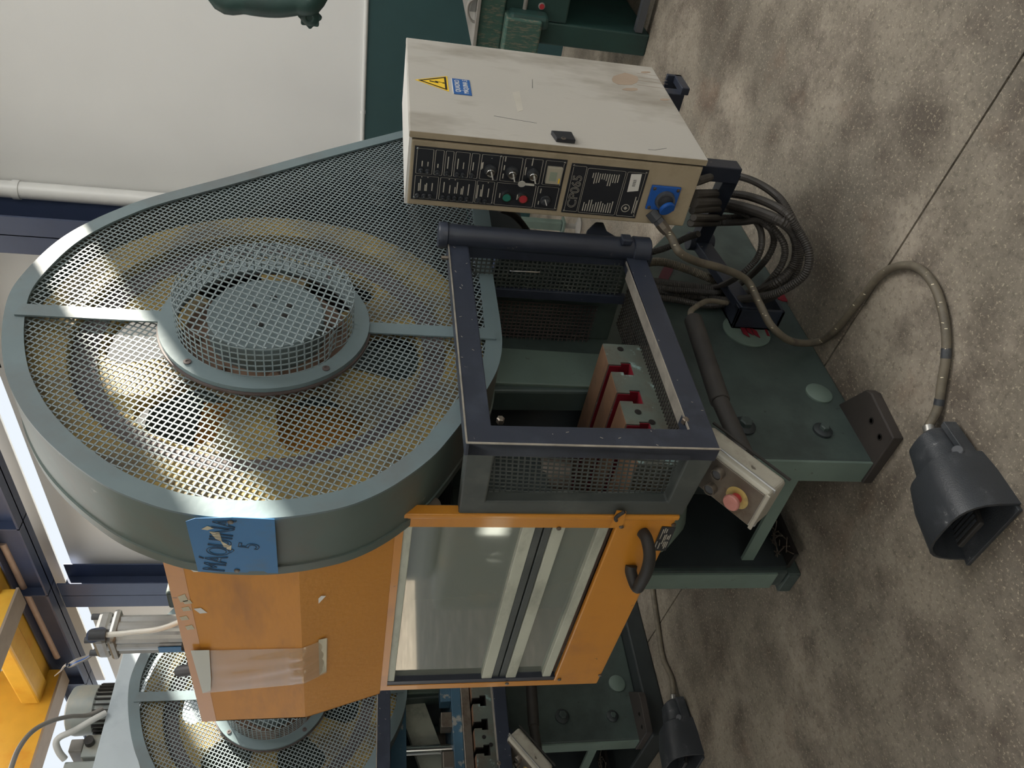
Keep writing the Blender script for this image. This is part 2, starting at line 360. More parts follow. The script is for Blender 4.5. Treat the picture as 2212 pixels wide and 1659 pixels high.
# --- C-shaped side plates
def cplate(y0, y1, zb=0):
    prof = [(1.42, zb), (2.96, zb), (2.98, .12), (2.68, .33), (2.46, .5), (2.3, .78), (2.3, 2.1), (1.36, 2.1), (1.36, 1.24), (1.62, 1.22), (1.665, 1.17), (1.68, .8), (1.66, .74), (1.42, .72)]
    return B().prism([(x, y0, z) for x, z in prof], (0, y1-y0, 0))
sp = cplate(YS, YS+.085).out('side_plate', 'green', root, bevel=.008)
sp2 = cplate(2.165, 2.25, .055).out('side_plate', 'green', root, bevel=.008)
B().box((1.44, 2.155, .06), (2.3, 2.166, .72)).out('oily_skin', 'greendk', sp2)
# light inner cheek with a rounded corner
pr = [(1.69, .8), (1.845, .78), (1.853, 1.13), (1.838, 1.16), (1.81, 1.172), (1.69, 1.172)]
B().prism([(x, YS-.012, z) for x, z in pr], (0, .03, 0)).out('cheek_plate', 'greenlt', root, bevel=.004)
B().box((1.93, 1.25, .76), (1.96, YS, 1.17)).out('throat_plate', 'green', root, bevel=.006)  # throat plate widened as an added dark sheet behind the far mesh
B().box((1.75, YS+.085, .6), (1.8, 2.165, 2.1)).out('back_plate', 'greendk', root)
B().box((1.34, YS+.01, 1.3), (1.74, 2.24, 2.08)).out('crown', 'greendk', root, bevel=.02)
sl_ = B().prism([(1.18, 1.72, 1.0), (1.60, 1.72, 1.0), (1.62, 1.76, 1.0), (1.62, 2.12, 1.0), (1.18, 2.12, 1.0)], (0, 0, .3)).out('slide', 'green', root, bevel=.012)
B().cyl((1.52, 1.80, .93), (1.52, 1.80, 1.02), .09, 28).out('punch_holder', 'steel', sl_, smooth=True)
# front edge faces get a lighter green
B().box((1.412, YS, .02), (1.42, YS+.085, .7)).out('edge_strip', 'greenlt', root)
B().box((1.412, 2.165, .1), (1.42, 2.25, .62)).out('edge_strip', 'greenlt', root)
# floor flange of the near plate, bolt holes
M['flange'] = mat('oily_brown_iron', '37322f', .5, var=.2, dirt='262423', damt=.45)
fl = B().prism([(1.405, 1.458, 0), (1.575, 1.438, 0), (1.60, 1.45, 0), (1.67, YS+.01, 0), (1.405, YS+.085, 0)], (0, 0, .035)).out('floor_flange', 'flange', root, bevel=.004)
for px, py in ((1882, 909), (1900, 944)):
    p = az(px, py, .036); B().lathe(p, (0, 0, 1), [(.011, 0), (.011, .001), (.007, .0012), (.007, -.0)], 14).out('bolt_hole', 'ink', fl)
# tie bar and drip tray between the plates
a, c = V((1.47, 1.66, .22)), V((1.47, 2.19, .2))
B().ob((a+c)/2, (c-a)/2, (0, 0, .022), (.006, 0, 0)).out('tie_bar', 'greenlt', root)
tr = B().box((1.44, 2.085, .045), (2.3, 2.165, .06)).out('drip_ledge', 'ink', root)
sc = B()
for i in range(46):
    x, y = 1.46+random.random()*.4, 2.09+random.random()*.07; a = random.random()*6; l = .01+random.random()*.02
    sc.ob((x, y, .064+random.random()*.03), (math.cos(a)*l, math.sin(a)*l, .004), (0, 0, .001), (-math.sin(a)*.002, math.cos(a)*.002, 0))
sc.out('metal_swarf', 'steel', tr, kind='stuff')
B().prism([(1.42, 2.18, 0), (1.52, 2.18, 0), (1.52, 2.29, 0), (1.42, 2.29, 0)], (0, 0, .05)).out('foot', 'green', root, bevel=.006)
B().lathe((1.74, 1.92, .2), (0, 0, 1), [(.12, 0), (.14, .1), (.13, .32), (.1, .42), (.0, .43)], 32).out('cast_leg', 'greendk', root, smooth=True)
B().box((1.9, 1.67, .05), (1.94, 2.16, .75)).out('back_plate', 'greendk', root)
B().lathe((1.50, 1.93, .62), (0, 1, -.05), [(.02, -.14), (.1, -.1), (.12, 0), (.1, .1), (.02, .14)], 28).out('knuckle_housing', 'greenlt', root, smooth=True)
# --- bolster table with T-slots
YT = 1.36; zt = ay(1302, 742, YT)[2]
xs = lambda px, py: ay(px, py, YT)[0]
slots = []
for (a0, a1, w0, w1) in ((803, 787, 810, 783), (866, 848, 872, 843), (934, 916, 941, 911)):
    xa, xb = xs(1322+(a0-803)*.29, a0), xs(1318+(a1-787)*.29, a1); va, vb = xs(1358+(w0-810)*.3, w0), xs(1350+(w1-783)*.3, w1)
    slots.append((xa, xb, va, vb))
x0, x1 = 1.2, xs(1302, 742)
prof = [(x0, zt)]
for xa, xb, va, vb in sorted(slots): prof += [(xa, zt), (xa, zt-.035), (va, zt-.035), (va, zt-.065), (vb, zt-.065), (vb, zt-.035), (xb, zt-.035), (xb, zt)]
prof += [(x1, zt), (x1, zt-.16), (x0, zt-.16)]
tb = B().prism([(x, YT, z) for x, z in prof], (0, .92, 0)).out('bolster_table', 'tableface', root)
edges = [x0]+[q for s_ in sorted(slots) for q in (s_[0], s_[1])]+[x1]
for i in range(0, len(edges), 2):
    B().box((edges[i]+.002, YT+.002, zt), (edges[i+1]-.002, YT+.9, zt+.0015)).out('ground_top', 'tabletop', tb)
for xa, xb, va, vb in slots:
    r_ = B(); r_.box((va+.001, YT+.004, zt-.0645), (vb-.001, YT+.9, zt-.062)); r_.box((xb-.003, YT+.004, zt-.035), (xb-.0005, YT+.9, zt-.002)); r_.box((xa+.0005, YT+.004, zt-.035), (xa+.003, YT+.9, zt-.002)); r_.box((vb-.003, YT+.004, zt-.062), (vb-.0005, YT+.9, zt-.036))
    r_.out('slot_lining', 'red', tb)
for px, py in ((1340, 754), (1408, 912), (1378, 890)): 
    p = ay(px, py, YT-.001); B().lathe(p, (0, -1, 0), [(.009, 0), (.009, .001), (.004, .0012)], 14).out('bolt_hole', 'ink', tb)
B().box((1.45, 1.45, .70), (1.9, 2.2, zt-.16)).out('table_bracket', 'green', root, bevel=.01)
# --- bolts, bosses and the red emblem on the near plate
def bossbolt(px, py, r, h, rn):
    p = ay(px, py, YS); w_ = B().lathe(p, (0, -1, 0), [(r, 0), (r, .008), (r*.7, .014)], 28).out('washer', 'greendk', sp, smooth=True)
    B().lathe(p+V((0, -.012, 0)), (0, -1, 0), [(rn, 0), (rn, h), (rn*.8, h+.003)], 6).out('hex_nut', 'green', sp)
bossbolt(1606, 922, .036, .016, .021); bossbolt(1776, 932, .03, .012, .015)
p = ay(1768, 851, YS); B().lathe(p, (0, -1, 0), [(.044, 0), (.044, .006), (.038, .01), (.0, .011)], 32).out('cover_cap', 'greenlt', sp, smooth=True)
e0 = ay(1612, 716, YS)
em = B().lathe(e0, (0, -1, 0), [(.085, 0), (.085, .004), (.07, .0045), (.07, .003), (.0, .003)], 48).out('maker_emblem', 'greenlt', sp, smooth=True)
rb = B()
for dx, dz, hw, hh in ((0, .012, .03, .009), (.008, -.008, .026, .008), (-.012, -.028, .018, .008)):
    c = e0+V((dx, -.0055, dz)); rb.prism([c+V((-hw-.01, 0, -hh)), c+V((hw-.01, 0, -hh)), c+V((hw+.008, 0, hh)), c+V((-hw+.008, 0, hh))], (0, -.002, 0))
rb.out('red_mark', 'red', em)
rg = B(); o_ = circ(0, 0, .083, 12, -1.9)[:4]; i_ = circ(0, 0, .073, 12, -1.9)[:4]
rg.ring([e0+V((x, -.0048, z)) for x, z in o_], [e0+V((x, -.0048, z)) for x, z in i_], (0, -.001, 0), closed=False); rg.out('red_mark', 'red', em)
p = ay(1690, 640, YS); B().lathe(p, (0, -1, 0), [(.035, 0), (.035, .004), (.0, .005)], 24).out('oil_plug', 'red', sp, smooth=True)
# --- flywheel
YW = 1.335; hc = (1.588, 1.79)
def ann(r1, r0, y0, y1, n=72, c=hc): return B().ring([(x, y0, z) for x, z in circ(*c, r1, n)], [(x, y0, z) for x, z in circ(*c, r0, n)], (0, y1-y0, 0))
fw = ann(.55, .455, YW, YW+.12).out('flywheel', 'yellow', root, smooth=True)
# the web: a plate with six rounded windows
web = B(); yw0, yw1 = YW+.035, YW+.07; n = 180
pts_o = circ(*hc, .455, n); 
for k in range(n):
    a0, a1 = 2*math.pi*k/n, 2*math.pi*(k+1)/n; am = (a0+a1)/2
    ph = ((am+2.129) % (math.pi/3))/(math.pi/3)      # 0..1 across a sector
    segs = [(.13, .455)]
    if .2 < ph < .8:
        q = 1-abs(ph-.5)/.3; e = (1-(1-q)**4)**.25; segs = [(.13, .285-.095*e), (.285+.1*e, .455)]
    for ra, rb_ in segs:
        P = [(hc[0]+r_*math.cos(a), yw0, hc[1]+r_*math.sin(a)) for r_, a in ((ra, a0), (rb_, a0), (rb_, a1), (ra, a1))]
        web.prism(P, (0, yw1-yw0, 0))
web.out('flywheel_web', 'yellow', fw)
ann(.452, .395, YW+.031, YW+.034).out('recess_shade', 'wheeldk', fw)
ann(.2, .05, YW-.0, YW+.04).out('clutch_ring', 'rust', fw, smooth=True)
hb = B().lathe((hc[0], YW-.07, hc[1]), (0, 1, 0), [(.0, 0), (.135, 0), (.14, .006), (.14, .09)], 48).out('hub_cover', 'guard', fw, smooth=True)
for dx, dz in ((.02, .035), (-.05, .01), (.03, -.05), (-.01, -.045), (.06, -.01)):
    B().lathe((hc[0]+dx, YW-.071, hc[1]+dz), (0, -1, 0), [(.009, 0), (.009, .0015), (.005, .002)], 10).out('bolt_hole', 'ink', hb)
for k in range(8):
    a = k*math.pi/4+.2; B().lathe((hc[0]+.17*math.cos(a), YW-.002, hc[1]+.17*math.sin(a)), (0, -1, 0), [(.014, 0), (.014, .012), (.01, .014)], 6).out('hex_bolt', 'rust', fw)
# --- belt guard: outline measured on its front plane
G = [(2.94, 1.19), (2.733, 1.445), (2.526, 1.709), (2.303, 1.977), (2.144, 2.174), (2.06, 2.253), (1.985, 2.308), (1.91, 2.348), (1.831, 2.374), (1.736, 2.393), (1.658, 2.398), (1.569, 2.384), (1.47, 2.356), (1.379, 2.32), (1.308, 2.281), (1.235, 2.23), (1.165, 2.166), (1.096, 2.087), (1.048, 2.016), (1.007, 1.923), (.99, 1.852), (.984, 1.782), (.985, 1.713), (.998, 1.633), (1.023, 1.555), (1.072, 1.477), (1.15, 1.396), (1.221, 1.346), (1.297, 1.3), (1.38, 1.25), (1.47, 1.212), (1.56, 1.194), (1.66, 1.19)]
G = [G[0]]+[(p.x, p.y) for p in smooth([(a, b, 0) for a, b in G[1:]], 5)]
GI = inset(G, .044); YG = 1.3
bg_ = B().ring([(x, YG, z) for x, z in G], [(x, YG, z) for x, z in GI], (0, .006, 0)).out('belt_guard', 'guard', root)
B().ring([(x, YG+.006, z) for x, z in G], [(x, YG+.006, z) for x, z in inset(G, .005)], (0, .185, 0)).out('guard_band', 'guardband', bg_, smooth=True)
B().ring([(x, YG+.165, z) for x, z in inset(G, -.004)], [(x, YG+.165, z) for x, z in inset(G, 0)], (0, .026, 0)).out('guard_lip', 'guardband', bg_, smooth=True)
hubl = circ(*hc, .222, 40)
w1 = B(); wires(w1, [inset(G, .03), hubl], lambda u, v: V((u, YG+.009, v)), .0147, math.radians(-23), .0031, (0, 1, 0), .0016, angs=(math.radians(-23), math.radians(67)))
w1.out('wire_mesh', 'mesh', bg_, kind='stuff')
# strap halves run up and down from the hub ring
for za, zb in ((hc[1]+.235, 2.36), (hc[1]-.235, 1.21)):
    B().box((hc[0]-.021, YG-.005, za), (hc[0]+.021, YG-.0005, zb)).out('strap', 'guard', bg_)
hr = B(); hr.ring([(x, YG-.014, z) for x, z in circ(*hc, .252, 64)], [(x, YG-.014, z) for x, z in circ(*hc, .212, 64)], (0, .012, 0)); hr = hr.out('hub_ring', 'guard', bg_, smooth=True)
ann(.256, .215, YG-.001, YG+.005).out('hub_ring', 'wheeldk', bg_, smooth=True)
for a in (-2.42, -.62, .6, 2.4): B().lathe((hc[0]+.233*math.cos(a), YG-.0145, hc[1]+.233*math.sin(a)), (0, -1, 0), [(.009, 0), (.009, .002), (.004, .0022), (.004, .001)], 14).out('screw', 'wheeldk', bg_)
# hub basket: round side screen and a flat cap screen
YB = YG-.098; bs = B(); nb = 72; rb_ = .212
def bask(k, y):
    a = 2*math.pi*k/nb; d = abs(((a-math.radians(238)+math.pi) % (2*math.pi))-math.pi); dent = .016*math.exp(-(d/.13)**2)*(1 if y > YG-.07 else .5)
    return V((hc[0]+(rb_-dent)*math.cos(a), y, hc[1]+(rb_-dent)*math.sin(a)))
for k in range(nb):
    a = 2*math.pi*k/nb; bs.bar(bask(k, YB), bask(k, YG-.012), .0032, (math.cos(a), 0, math.sin(a)), .0015)
for y in [YB+.002+i*.0165 for i in range(6)]:
    for k in range(nb):
        am = 2*math.pi*(k+.5)/nb; bs.bar(bask(k, y), bask(k+1, y), .003, (math.cos(am), 0, math.sin(am)), .0015)
bs.out('basket_side', 'mesh', bg_, kind='stuff')
cp = B(); wires(cp, [circ(*hc, .211, 48)], lambda u, v: V((u, YB-.001, v)), .0187, 0, .0036, (0, 1, 0), .002, angs=(math.radians(-12), math.radians(66)))
cp.out('basket_cap', 'mesh', bg_, kind='stuff')
# back plate blacked out for the dark interior; motor and pulley seen through the wire
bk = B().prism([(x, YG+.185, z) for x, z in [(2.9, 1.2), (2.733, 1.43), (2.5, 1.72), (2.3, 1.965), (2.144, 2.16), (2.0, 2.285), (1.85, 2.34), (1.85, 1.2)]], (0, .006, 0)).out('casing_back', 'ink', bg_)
mo = B().lathe((2.52, 1.52, 1.5), (0, 1, 0), [(.12, 0), (.15, .02), (.15, .3), (.1, .33)], 28).out('drive_motor', 'blk', root, smooth=True)
for k in range(20):
    a = k*math.pi/10; u = V((math.cos(a), 0, math.sin(a))); B().ob(V((2.52, 1.69, 1.5))+u*.158, u*.012, (0, .13, 0), u.cross(V((0, 1, 0)))*.002).out('cooling_fin', 'blk', mo)
B().lathe((2.52, YW+.02, 1.5), (0, 1, 0), [(.07, 0), (.07, .01), (.05, .03), (.07, .05), (.05, .07), (.07, .1)], 28).out('motor_pulley', 'blk', root, smooth=True)
for s_ in (1, -1):
    d = V((2.52-hc[0], 0, 1.5-hc[1])).normalized(); q = V((-d[2], 0, d[0]))*s_
    A_ = V((hc[0], YW+.06, hc[1]))+q*.552; B_ = V((2.52, YW+.06, 1.5))+q*.072
    B().bar(A_, B_, .006, q.cross(d), .09).out('drive_belt', 'blk', root)
# motor bracket strip hanging behind the cabinet
a_ = ay(1043, 448, 1.46); c_ = ay(1125, 492, 1.46)
B().box((a_[0]-.22, 1.44, a_[2]-.13), (a_[0]+.02, 1.47, 1.2)).out('motor_bracket', 'black', root)
B().box((2.0, YG+.0, 1.17), (2.9, YG+.19, 1.19)).out('guard_sill', 'guard', root)

# --- safety cage (black welded frame with mesh) round the die space
YC = 1.2; xa, xb = 1.106, 1.872
zT, zB = 1.332, .761
o_ = [(xa, zT), (xb, 1.333), (xb, .752), (xa, zB)]; i_ = [(1.16, 1.274), (1.853, 1.274), (1.866, .812), (1.166, .819)]
cg = B().ring([(x, YC, z) for x, z in o_], [(x, YC, z) for x, z in i_], (0, .04, 0)).out('safety_cage', 'black', root, bevel=.003)
eg = B(); eg.box((xa-.001, YC-.0015, zB), (xa+.003, YC+.001, zT)); eg.box((xa, YC-.0015, zT-.003), (1.85, YC, zT+.001)); eg.box((1.166, YC-.0005, .8175), (1.83, YC+.006, .8195)); eg.box((1.22, YC+.001, .8165), (1.8, YC+.039, .8185)); eg.out('bare_edge', 'edge', cg)
eg = B()
for i in range(22):
    x, z = random.choice([(random.uniform(1.11, 1.16), random.uniform(.77, 1.3)), (random.uniform(1.15, 1.85), random.uniform(1.28, 1.325)), (random.uniform(1.15, 1.8), random.uniform(.765, .812))]); a = random.random()*3; l = random.uniform(.001, .004)
    eg.ob((x, YC-.0004, z), (math.cos(a)*l, 0, math.sin(a)*l), (-math.sin(a)*.0007, 0, math.cos(a)*.0007), (0, .0003, 0))
eg.out('paint_chips', 'edge', cg, kind='stuff')
# near cheek: plate facing the operator with a mesh window
X1 = xa
Pc = [ax(px, py, X1) for px, py in ((1008, 963), (1556, 970), (1475, 1113), (990, 1113))]
for p in Pc[:2]: p.y = YC+.001
Pw = [ax(px, py, X1) for px, py in ((1070, 978), (1489, 985), (1442, 1086), (1050, 1084))]
ck = B().ring(Pc, Pw, (.035, 0, 0)).out('cage_cheek', 'blackgr', cg, bevel=.004)
wl = B(); ln = [(p[1], p[2]) for p in [Pw[0]+V((0, -.02, .02)), Pw[1]+V((0, -.02, -.02)), Pw[2]+V((0, .0, -.02)), Pw[3]+V((0, .0, .02))]]
wires(wl, [ln], lambda u, v: V((X1+.03, u, v)), .0135, math.radians(90), .0035, (1, 0, 0), .002, angs=(math.radians(90+4), math.radians(-7)), pitch2=.0135)
wl.out('wire_mesh', 'blackgr', cg, kind='stuff')
# mesh floor and far wall of the cage
wl = B(); wires(wl, [[(1.12, YC+.03), (1.86, YC+.03), (1.86, 1.45), (1.12, 1.45)]], lambda u, v: V((u, v, .778)), .0135, 0, .0035, (0, 0, 1), .002); wl.out('wire_mesh', 'blk', cg, kind='stuff')
XF = 1.866; wl = B(); wires(wl, [[(YC+.03, .8), (1.345, .8), (1.345, 1.262), (YC+.03, 1.262)]], lambda u, v: V((XF, u, v)), .0135, 0, .0042, (1, 0, 0), .002); wl.out('wire_mesh', 'blackgr', cg, kind='stuff')
B().box((XF-.008, 1.345, .775), (XF+.012, 1.375, 1.262)).out('cage_bar', 'black', cg, bevel=.002)
wl = B(); wires(wl, [[(1.43, .83), (1.60, .83), (1.60, 1.16), (1.43, 1.16)]], lambda u, v: V((1.915, u, v)), .0135, 0, .0035, (1, 0, 0), .002); wl.out('wire_mesh', 'wheeldk', cg, kind='stuff')
# bright wire hook on the far mesh, corner bolts, peg
h0, h1 = ax(1102, 586, XF-.01), ax(1165, 588, XF-.01)
B().tube([h0+V((.012, 0, -.004)), h0, h0*.95+h1*.05, h1*.95+h0*.05, h1, h1+V((.012, .005, .002))], .0022, 8).out('wire_hook', 'chrome', cg, smooth=True)
for px, py in ((1080, 912), (1478, 913)):
    p = ay(px, py, YC+.012); B().lathe(p, (0, -1, 0), [(.009, 0), (.009, .012), (.006, .014)], 6).out('corner_bolt', 'steel', cg)
p = V((1.80, YC+.01, zT)); B().cyl(p, p+V((0, 0, .02)), .006, 10).out('peg', 'steel', cg, smooth=True)
# hinge post
hp = B().cyl((1.882, 1.19, .75), (1.882, 1.19, 1.335), .033, 32).out('hinge_post', 'black', cg, smooth=True, bevel=.003)
B().lathe((1.882, 1.19, 1.335), (0, 0, 1), [(.037, 0), (.037, .02), (.034, .024)], 32).out('post_cap', 'black', hp, smooth=True)
B().lathe((1.882, 1.19, .742), (0, 0, 1), [(.035, 0), (.038, .003), (.038, .05), (.035, .053)], 32).out('post_collar', 'black', hp, smooth=True)
lg = ay(1292, 480, 1.19)
B().prism([ay(*c, 1.17) for c in ((1262, 515), (1268, 496), (1286, 478), (1304, 479), (1312, 498), (1338, 514), (1330, 525))], (0, .035, 0)).out('hinge_lug', 'black', hp, bevel=.005)
B().box((1.85, 1.142, lg[2]-.06), (1.885, 1.16, lg[2]-.03)).out('hinge_lug', 'black', hp, bevel=.004)
for za in (1.30, .765): B().box((1.86, YC-.005, za-.035), (1.925, YC+.04, za+.03)).out('hinge_arm', 'black', hp, bevel=.004)

# --- sliding guard door (orange) in front of the die space
XD = 1.11; yR, yL = 1.452, 2.31; zD = lambda px: ax(px, 1145, XD)[2]
df = B(); z_bot, z_top = .782, 1.462
df = B().ring([(XD, yR, z_top), (XD, yL, z_top), (XD, yL, z_bot), (XD, yR, z_bot)], [(XD, yR+.045, z_top-.02), (XD, yL-.028, z_top-.02), (XD, yL-.028, zD(1328)), (XD, yR+.045, zD(1328))], (.014, 0, 0)).out('sliding_door', 'orange', root, bevel=.003)
B().box((XD-.01, yR-.015, z_bot), (XD+.02, yR+.0, 1.6)).out('door_flange', 'orange', df, bevel=.003)
B().box((XD+.002, yL-.05, zD(1328)), (XD+.035, yL-.028, z_top-.01)).out('door_channel', 'black', df)
def rail(pxa, pxb, m_, dx=.004, th=.018, nm='door_rail'):
    return B().box((XD+dx, yR+.04, zD(pxb)), (XD+dx+th, yL-.04, zD(pxa))).out(nm, m_, df, bevel=.002)
rail(863, 891, 'alupaint'); rail(1129, 1157, 'alupaint'); rail(1195, 1222, 'alupaint'); rail(1294, 1316, 'alupaint')
rail(1158, 1175, 'blackgr', .008, .03, 'door_seal'); rail(1178, 1194, 'blackgr', .008, .03, 'door_seal'); rail(1317, 1330, 'rust', .02, .02, 'door_seal')
rail(857, 862, 'black', .008, .02, 'door_seal')
g1 = B().box((XD+.02, yR+.03, zD(1140)), (XD+.024, yL-.04, zD(880))).out('door_pane', M['glass'], df)
g2 = B().box((XD+.02, yR+.03, zD(1310)), (XD+.024, yL-.04, zD(1210))).out('door_pane', M['glass'], df)
B().box((XD+.05, yR+.03, zD(1316)), (XD+.055, yL-.04, zD(870))).out('door_backing', 'blackgr', df)
for px, py in ((1342, 1137), (1455, 1133), (1207, 1141), (1296, 1458), (1208, 1467), (1095, 1476)):
    p = ax(px, py, XD-.001); B().lathe(p, (-1, 0, 0), [(.006, 0), (.006, .003), (.004, .0042)], 10).out('screw', 'steel', df, smooth=True)
# handle
hA, hB = ax(1388, 1150, XD-.004), ax(1364, 1222, XD-.004)
o3 = V((-.05, 0, 0)); up_ = V((0, 0, -.012))
hp_ = smooth([hA, hA+V((-.022, .0, -.006)), hA+o3+V((0, .028, -.014)), (hA+hB)/2+o3+V((-.006, .012, -.016)), hB+o3+V((0, 0, -.014)), hB+V((-.045, .03, -.012)), hB+V((-.012, .014, 0)), hB], 6)
B().tube(hp_, .0155, 16).out('door_handle', 'blk', df, smooth=True)
# rating plate
q = [ax(*c, XD-.0015) for c in ((1430, 1137), (1460, 1139), (1438, 1189), (1408, 1189))]
rp = B().prism(q, (-.001, 0, 0)).out('rating_plate', 'panel', df)
tb_ = B()
def quadline(b, q, u0, v0, u1, v1, nrm):
    f = lambda u, v: (q[0]*(1-u)+q[1]*u)*(1-v)+(q[3]*(1-u)+q[2]*u)*v
    b.prism([f(u0, v0), f(u1, v0), f(u1, v1), f(u0, v1)], nrm)
qf = [p+V((-.001, 0, 0)) for p in q]
for u, v0, v1 in ((.2, .1, .5), (.33, .05, .25), (.33, .65, .9), (.47, .08, .24), (.46, .32, .7), (.57, .3, .55), (.6, .6, .8), (.72, .35, .5), (.72, .6, .9), (.84, .3, .52), (.84, .6, .85), (.1, .6, .9)):
    quadline(tb_, qf, u-.03, v0, u+.035, v1, (-.0006, 0, 0))
tb_.out('plate_print', 'print', rp)
# latch tab with a small black hook
q = [ax(*c, XD-.013) for c in ((1332, 1102), (1352, 1104), (1344, 1132), (1318, 1136))]
lt = B().prism(q, (-.004, 0, 0)).out('latch_tab', 'orange', df)
p = ax(1338, 1112, XD-.02); B().tube(smooth([p+V((0, -.012, -.01)), p, p+V((-.004, .008, .008)), p+V((0, .022, .002))], 4), .0045, 8).out('latch_hook', 'blk', df, smooth=True)
# bearing roller seen between belt guard and cage
p = V((1.16, 1.47, 1.38)); B().lathe(p, (0, 1, 0), [(.015, 0), (.024, .004), (.024, .03), (.015, .036)], 24).out('guide_roller', 'steel', df, smooth=True)
B().box((1.13, 1.515, z_top-.0), (1.3, 1.53, 1.7)).out('door_bracket', 'orange', df)

# --- orange hood over the crown
XH = 1.02
h = [ax(360, 1215, XH), ax(435, 1560, XH), ax(663, 1547, XH), ax(643, 1215, XH)]
y0, y1, zt_, zf = 1.50, 2.272, 1.95, 1.672
hd = B()
t = .004
hd.prism([(XH, y0, zt_), (XH, y1, zt_), (XH, y1, zf), (XH, y0, zf)], (t, 0, 0))
hd.prism([(XH, y1, zt_), (1.5, y1, zt_), (1.5, y1+.03, 1.462), (XD, yL+.02, 1.462), (XH, y1, zf)], (0, -t, 0))
hd.prism([(XH, y0, zt_), (1.5, y0, zt_), (1.5, y0, 1.5), (XD, y0, 1.5), (XH, y0, zf)], (0, t, 0))
hd.box((XH, y0, zt_-t), (1.5, y1, zt_))
hd = hd.out('hood', 'orangeth', root)
B().prism([(XH, y0, zf), (XH, y1, zf), (XD, yL+.02, 1.462), (XD, yR, 1.462)], (t, 0, -.001)).out('hood_skirt', mat('orange_gloss', 'd2913f', .28, var=.05, scale=3, bump=.5, bscale=60, wear='7a5a30', wamt=.2, wscale=14), hd)
tp = B().box((XH-.0006, y0, zt_-.038), (XH, y1, zt_)).out('tape_strip', 'orange', hd)
ch = B()
for px, py in ((395, 1292), (402, 1315), (398, 1335), (410, 1355), (405, 1300)):
    p = ax(px, py, XH-.001); l = random.uniform(.008, .018); ch.prism([p+V((0, -l, -.006)), p+V((0, l*.7, -.01)), p+V((0, l, .007)), p+V((0, -l*.4, .01))], (-.0004, 0, 0))
ch.out('paint_chips', 'cream', hd, kind='stuff')
for c in ((418, 1228, 20), (432, 1318, 16), (690, 1295, -14)):
    X_ = XH-.001 if c[0] < 643 else XH+(c[0]-643)/215*.09-.002
    dx = 14; q = [ax(c[0]-dx, c[1]-c[2]*.2, X_), ax(c[0]+2, c[1]-5, X_), ax(c[0]+dx+2, c[1]+c[2]*.35, X_), ax(c[0], c[1]+7, X_)]
    if c[2] < 0: q = [ax(c[0]-dx, c[1]+9, X_), ax(c[0]+4, c[1]-8, X_), ax(c[0]+dx, c[1]-8, X_), ax(c[0]-3, c[1]+10, X_)]
    B().prism(q, (-.0005, 0, 0)).out('label_scrap', 'white', hd)
# bolt heads left of the hood
bl = ax(398, 1470, 1.1)
kb = B().lathe(bl+V((.03, 0, 0)), (0, .25, 1), [(.0, -.03), (.016, -.024), (.016, .018), (.01, .03)], 20).out('lever_knob', 'dgrey', root, smooth=True)
#PART3
# ================================================================== CONTROL CABINET
XS = 1.935; yd, yb = .917, 1.133; z0, z1 = .633, 1.455
cb = thing('control_cabinet', (2.26, 1.02, z0), 'pale grey steel control cabinet with black instrument panels and a blue socket', 'cabinet')
body = B().box((XS, yd+.024, z0+.004), (2.585, yb, z1-.006)).out('body', 'beige2', cb, bevel=.004)
B().box((XS+.003, yd+.022, z1-.007), (2.585, yb, z1+.001)).out('top_sheet', 'white', body)
gp = B().box((XS+.006, yd+.017, z0+.006), (2.58, yd+.025, z1-.01)).out('door_gap', 'ink', body)
door = B().box((XS-.002, yd, z0-.002), (2.588, yd+.018, z1+.002)).out('door', 'beige', cb, bevel=.003)
# door edge seen from the side is cleaner beige
B().box((XS-.0028, yd+.001, z0), (XS-.0018, yd+.0175, z1)).out('door_edge', 'beige2', door)
lk = B().prism([ay(1189, 290, yd), ay(1233, 293, yd), ay(1242, 311, yd), ay(1201, 307, yd)], (0, -.012, 0)).out('door_lock', 'panel', door, bevel=.002)
B().lathe(ay(1217, 299, yd-.012), (0, -1, 0), [(.007, 0), (.007, .001), (.004, .0015), (.004, -.002)], 12).out('key_slot', 'steel', lk)
# warning triangle
T = [ay(900, 176, yd), ay(967, 168, yd), ay(969.5, 201, yd)]
T = [V((2.262, yd, 1.432)), V((2.315, yd, 1.341)), V((2.205, yd, 1.341))]
T = [V((2.26, yd, 1.436)), V((2.312, yd, 1.340)), V((2.202, yd, 1.340))]
cen = sum(T, V())/3; tri = lambda k, dy: [cen+(p-cen)*k+V((0, dy, 0)) for p in T]
wt = B().prism(tri(1, -.0004), (0, -.0004, 0)).out('warning_sign', 'warn', door)
B().ring(tri(.86, -.0009), tri(.68, -.0009), (0, -.0003, 0)).out('triangle_border', 'ink', wt)
def shape(b, o, r, u, s_, pts, n): b.prism([V(o)+V(r)*x*s_+V(u)*y*s_ for x, y in pts], n)
b = B(); o = cen+V((0, -.0009, -.004))
shape(b, o, (1, 0, 0), (0, 0, 1), .001, [(1, 26), (8, 26), (2, 8), (9, 10), (1, -14), (5, -13), (-1, -22), (-4, -11), (-1, -13), (3, 2), (-6, 0)], (0, -.0004, 0))
b.out('lightning_bolt', 'ink', wt)
ls = B().prism([V((2.298, yd-.0004, 1.327)), V((2.19, yd-.0004, 1.327)), V((2.19, yd-.0004, 1.275)), V((2.298, yd-.0004, 1.275))], (0, -.0012, 0)).out('cabinet_label', 'labelblue', door)
text('lettering', 'QUADRO', (2.246, yd-.0017, 1.313), (1, 0, 0), (0, 0, 1), .0205, 'white', ls, sx=.95)
text('lettering', 'MÁQUINA 5', (2.246, yd-.0017, 1.289), (1, 0, 0), (0, 0, 1), .0205, 'white', ls, sx=.85)
